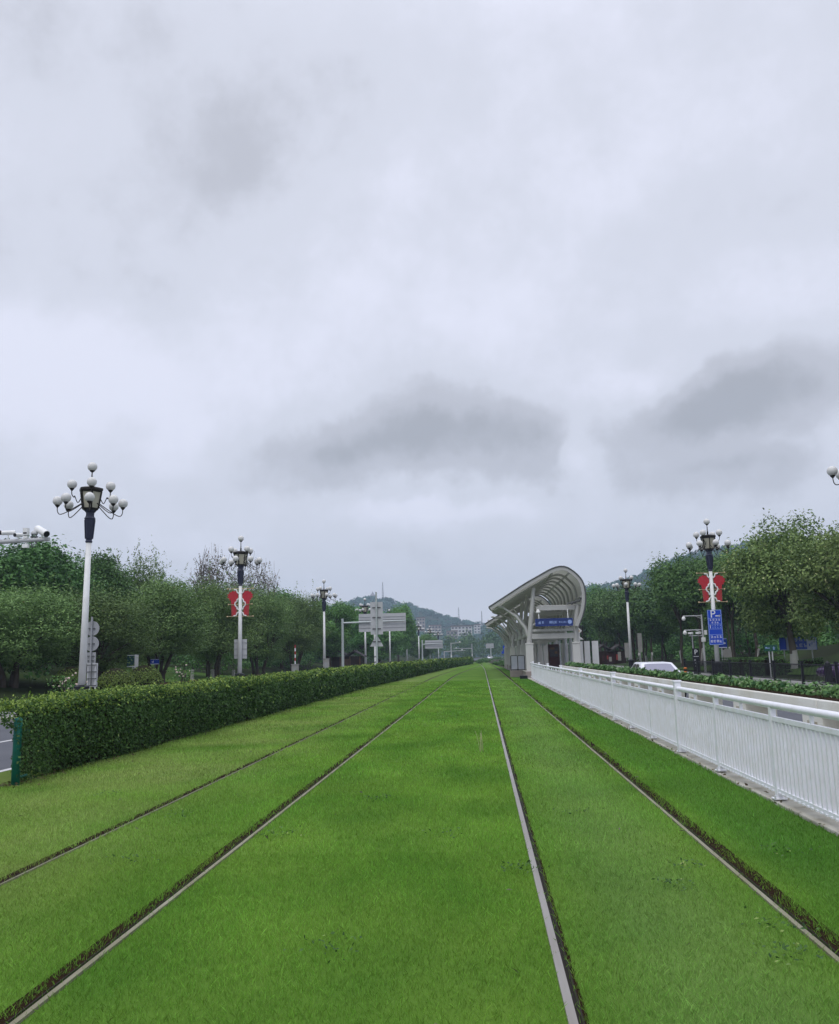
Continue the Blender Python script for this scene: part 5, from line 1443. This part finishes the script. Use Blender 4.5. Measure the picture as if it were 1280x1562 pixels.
# tram station ----------------------------------------------------------------
PROF = [(.66, 4.79), (1.83, 5.50), (3.11, 6.28), (4.07, 6.79), (4.9, 7.22), (5.53, 7.40), (6.08, 7.29), (6.62, 6.87), (6.97, 6.42), (7.12, 5.92), (7.15, 5.17), (6.97, 4.25), (6.58, 3.30)]
def prof_pts(n=48):
    q = []
    P = [Vector((x, z)) for x, z in PROF]
    for i in range(len(P) - 1):
        a0, a1, a2, a3 = P[max(i - 1, 0)], P[i], P[i + 1], P[min(i + 2, len(P) - 1)]
        for k in range(4):
            u = k / 4; q.append(.5 * ((2 * a1) + (a2 - a0) * u + (2 * a0 - 5 * a1 + 4 * a2 - a3) * u * u + (3 * a1 - a0 - 3 * a2 + a3) * u ** 3))
    q.append(P[-1]); return q
def station():
    t = thing('tram_shelter', (0, 0, 0), 'white tram stop canopy with curved ribbed roof at the track side', 'tram stop')
    q = prof_pts()
    nrm = []
    for i, p in enumerate(q):
        d = (q[min(i + 1, len(q) - 1)] - q[max(i - 1, 0)]).normalized(); nrm.append(Vector((-d.y, d.x)) if True else None)
    # normals pointing outward (up/right): profile runs left->top->right so outward is left of travel
    def module(y0, y1, dx, dz, cut0, cut1):
        """roof sheet between y0 and y1; the eave draws back from cut0 to cut1 (metres along the slope) to the rear"""
        ny = 12
        arc = [0.]
        for a_, b_ in zip(q, q[1:]): arc.append(arc[-1] + (b_ - a_).length)
        def at(s):
            for i in range(len(q) - 1):
                if s <= arc[i + 1] or i == len(q) - 2:
                    u = (s - arc[i]) / (arc[i + 1] - arc[i]); return q[i].lerp(q[i + 1], u), nrm[i].lerp(nrm[i + 1], u)
        def grid(off):
            vs = []
            for j in range(ny + 1):
                v = j / ny; y = y0 + (y1 - y0) * v; s0 = cut0 + (cut1 - cut0) * (v ** 1.4)
                for i in range(41):
                    s = s0 + (arc[-1] - s0) * i / 40; p, n_ = at(s); p = p + n_ * off; vs.append((p.x + dx, y, p.y + dz))
            return vs
        def quads(flip):
            f = []
            for j in range(ny):
                for i in range(40):
                    a_ = j * 41 + i; k = (a_, a_ + 1, a_ + 42, a_ + 41); f.append(k[::-1] if flip else k)
            return f
        b = MB(); b.add(grid(.0), quads(False), 0, True); o = b.build('roof', M['stnroof'], t)
        b = MB(); b.add(grid(-.20), quads(True), 0, True); b.build('lining', M['stnlining'], o)
        # fascia rim along the front, the eave and the rear
        up, dn = grid(.012), grid(-.24)
        b = MB()
        def rim(idx):
            b.tube([up[i] for i in idx], .055, 6, mi=1)
            for a_, c in zip(idx, idx[1:]): b.add([up[a_], up[c], dn[c], dn[a_]], [(0, 1, 2, 3)])
        rim(list(range(41))); rim([j * 41 for j in range(ny + 1)]); rim([ny * 41 + i for i in range(41)])
        for i in range(40): b.add([(x, y0 + .14 * k, z) for k, (x, y, z) in ((0, dn[i]), (0, dn[i + 1]), (1, dn[i + 1]), (1, dn[i]))], [(0, 1, 2, 3)])
        b.build('fascia', [M['stn'], M['dgrey']], o)
        # ribs under the lining
        nr = 8
        for r_ in range(1, nr + 1):
            v = r_ / (nr + .3); y = y0 + (y1 - y0) * v; s0 = cut0 + (cut1 - cut0) * (v ** 1.4); b = MB(); pts = []
            for i in range(31):
                s = s0 + .1 + (arc[-1] - s0 - .1) * i / 30; p, n_ = at(s); p = p - n_ * .30; pts.append((p.x + dx, y, p.y + dz))
            b.tube(pts, .085, 6); b.build('rib', M['stn'], o)
        b = MB()
        for s in (arc[-1] * .46, arc[-1] * .60, arc[-1] * .80):
            p, n_ = at(s); p = p - n_ * .26; b.tube([(p.x + dx, y0 + .2, p.y + dz), (p.x + dx, y1 - .1, p.y + dz)], .07, 6)
        b.build('purlin', M['stn'], o)
    module(59.6, 83.5, 0, 0, 0., 1.35)
    module(84.2, 108, -.20, -.30, 0., 1.35)
    for i, y in enumerate((60.2, 68.4, 76.6, 84.6, 92.6, 100.6, 107.4)):
        sh = 0 if y < 84 else -.25
        for x, side in ((3.28 + sh, 'l'), (6.42 + sh, 'r')):
            b = MB()
            b.box((x, y, 1.12), (.50, .42, 2.22)); b.box((x, y, 2.26), (.56, .48, .10))
            o = b.build('column_base', M['stncol'], t, bevel=.015)
            b = MB(); top_ = 6.05 + sh if side == 'l' else 4.85
            xt = x + (.45 if side == 'l' else .25)
            b.tube([(x, y, 2.3), (x + (xt - x) * .4, y, 3.8), (xt, y, top_)], [.19, .17, .14], 10)
            if side == 'l':
                b.tube([(x, y, 2.55), (x - .25, y, 3.35), (x - .85, y, 4.15), (x - 1.7, y, 4.75), (x - 2.3, y, 4.85)], [.12, .11, .10, .09, .07], 8)
                b.tube([(x, y, 3.0), (x + .3, y, 3.5), (x + .9, y, 3.85)], [.09, .08, .07], 6)
                b.tube([(x, y, 2.45), (x - .12, y + 1.2, 3.5), (x - .9, y + 2.4, 4.8)], [.09, .08, .06], 6)
            b.build('column', M['stn'], t)
        b = MB()
        b.box((4.85 + sh, y, 2.75), (2.9, .22, .34)); b.box((4.85 + sh, y, 3.15), (2.9, .16, .16))
        b.box((5.15 + sh, y, 4.62), (2.6, .16, .26)); b.tube([(4.0 + sh, y, 4.78), (6.9 + sh, y, 4.78)], .06, 6)
        b.tube([(6.3 + sh, y, 3.1), (5.6 + sh, y, 3.5)], .06, 6)
        b.build('cross_beam', M['stn'], t)
    for x in (3.28, 6.4):
        b = MB(); b.box((x, 84, 2.9), (.16, 47.4, .22)); b.build('long_beam', M['stn'], t)
    b = MB()
    for x, z in ((6.45, 4.98), (6.75, 5.08), (6.9, 5.25), (6.25, 4.9)): b.sphere((x, 59.95, z), .10, 8)
    b.tube([(5.9, 59.95, 4.86), (6.9, 59.95, 5.15)], .05, 6); b.build('floodlight', M['dgrey'], t)
    b = MB(); b.lathe([(.04, .25), (.08, .2), (.17, .05), (.17, 0)], 12, (3.95, 59.9, 4.32)); b.build('speaker', M['white'], t)
    # white wall panels and glazing inside
    for i in range(9):
        y = 63 + i * 4.6
        b = MB(); b.box((6.35, y, 1.55), (.08, 1.5, 2.1)); b.build('glazed_panel', M['poster'], t)
    for i in range(6):
        b = MB(); b.box((4.35 + .02 * i, 66.5 + i * 5.5, 1.45), (.16, .16, 2.3)); b.box((4.35 + .02 * i, 66.5 + i * 5.5, 2.5), (.5, .12, .12)); b.build('inner_post', M['stncol'], t)
    b = MB(); b.box((4.8, 70, 2.52), (2.2, .10, .12)); b.box((4.8, 78, 2.5), (2.2, .10, .12)); b.build('inner_beam', M['stncol'], t)
    return t
station()
b = MB(); b.box((4.85, 84.3, .13), (3.9, 50.5, .62)); o = b.build('platform', M['pink'], bevel=.03); tag(o, 'raised pinkish platform slab under the tram stop canopy', 'platform', kind='structure')
b = MB(); b.box((2.96, 84.3, .452), (.25, 50.2, .012)); tag(b.build('platform_edge', M['kerb']), 'pale edge strip along the tram platform', 'platform edge', kind='structure')

def station_sign():
    t = thing('station_sign', (4.98, 59.72, 3.66), 'dark blue hanging sign board across the front of the tram stop', 'sign')
    b = MB(); b.box((0, 0, 0), (2.44, .12, .44)); b.build('board', M['stnblue'], t, bevel=.01)
    b = MB()
    for z in (.235, -.235): b.box((0, 0, z), (2.48, .14, .03))
    for x in (-1.235, 1.235): b.box((x, 0, 0), (.03, .14, .44))
    b.build('frame', M['blue2'], t)
    rg = random.Random(3); b = MB()
    glyph(b, -.98, .0, .2, rg, -.064, .16); glyph(b, -.76, .0, .16, rg, -.064, .18)
    for k in range(4): glyph(b, -.25 + k * .13, .0, .18, rg, -.064, .14)
    for k in range(5): glyph(b, .36 + k * .11, .0, .12, rg, -.064, .14)
    b.build('lettering', M['signpale'], t)
    for x in (-1.0, .95):
        b = MB(); b.tube([(x, 0, .24), (x, .2, .86)], .03, 6); b.build('hanger', M['white'], t)
    b = MB(); b.tube([(1.05, -.065, 0), (1.05, -.06, 0)], .14, 20); b.build('logo_disc', M['signpale'], t)
station_sign()
t = thing('platform_gate', (0, 63.6, .44), 'two pale panels in black frames at the platform front edge', 'gate')
for x in (2.34, 2.84):
    b = MB(); b.box((x, 0, .55), (.42, .03, .92)); b.build('panel', M['poster'], t)
b = MB()
for x in (2.10, 2.59, 3.08): b.box((x, 0, .52), (.05, .06, 1.04))
for z in (1.05, .05):
    for x in (2.345, 2.835): b.box((x, 0, z), (.44, .05, .05))
b.build('frame', M['black'], t)
b = MB(); b.box((2.62, 63.7, .16), (1.15, 1.6, .55)); tag(b.build('platform_ramp', M['pink']), 'short slab carrying the two framed panels', 'platform', kind='structure')
t = thing('ticket_machine', (5.30, 65.2, .44), 'dark maroon upright machine under the tram stop canopy', 'machine')
b = MB(); b.box((0, 0, .9), (.78, .6, 1.8)); b.build('cabinet', M['maroon'], t, bevel=.03)
b = MB(); b.box((0, -.305, 1.25), (.6, .01, .7)); b.build('screen', M['darkglass'], t)
b = MB(); b.box((-.1, -.315, 1.5), (.3, .01, .16)); b.box((.15, -.315, 1.2), (.2, .01, .2)); b.build('label_plate', M['wood2'], t)
for i, (x, w, lab) in enumerate(((6.95, .34, 'leftmost white upright panel right of the tram stop'), (7.42, .38, 'middle white upright panel right of the tram stop'), (7.98, .44, 'rightmost white upright panel right of the tram stop'))):
    t = thing('white_screen', (x, 62.5, -.22), lab, 'panel', 'white upright panels beside the tram stop')
    b = MB(); b.box((0, 0, 1.3), (w, .10, 2.6)); b.build('panel', M['white'], t, bevel=.01)
    b = MB(); b.box((0, 0, .06), (w + .1, .3, .12)); b.build('foot', M['kerb'], t)
t = thing('crossing_signal', (7.95, 72, -.22), 'thin white post with small roofed lamp right of the tram stop', 'signal post')
b = MB(); b.tube([(0, 0, 0), (0, 0, 3.6)], .07, 8); b.build('post', M['white'], t)
b = MB(); b.box((0, -.05, 3.55), (.36, .12, .36), ry=.78); b.prism([(-.36, 2.85), (.36, 2.85), (0, 3.15)], -.08, .08); b.build('head', M['white'], t)
b = MB(); b.box((0, -.12, 3.55), (.14, .02, .14), ry=.78); b.build('lens', M['gold'], t)
t = thing('drain_box', (2.72, 58.3, 0), 'small black drain box at the foot of the platform column', 'drain box')
b = MB(); b.box((0, 0, .10), (.5, .5, .2)); b.build('body', M['black'], t, bevel=.02)
b = MB(); b.box((0, 0, .206), (.4, .4, .012)); b.build('lid', M['dgrey'], t)

# air -----------------------------------------------------------------------------
def haze():
    b = MB(); b.box((0, 700, 74.3), (2450, 2050, 151.4)); m, nt, p = new_mat('haze'); N = nt.nodes
    N.remove(p); v = N.new('ShaderNodeVolumePrincipled'); v.inputs['Color'].default_value = (.66, .81, 1., 1); v.inputs['Density'].default_value = .00042; v.inputs['Anisotropy'].default_value = 0.
    nt.links.new(v.outputs[0], N['Material Output'].inputs['Volume'])
    o = b.build('haze', m); tag(o, 'thin pale moist air', 'haze', kind='stuff')
haze()
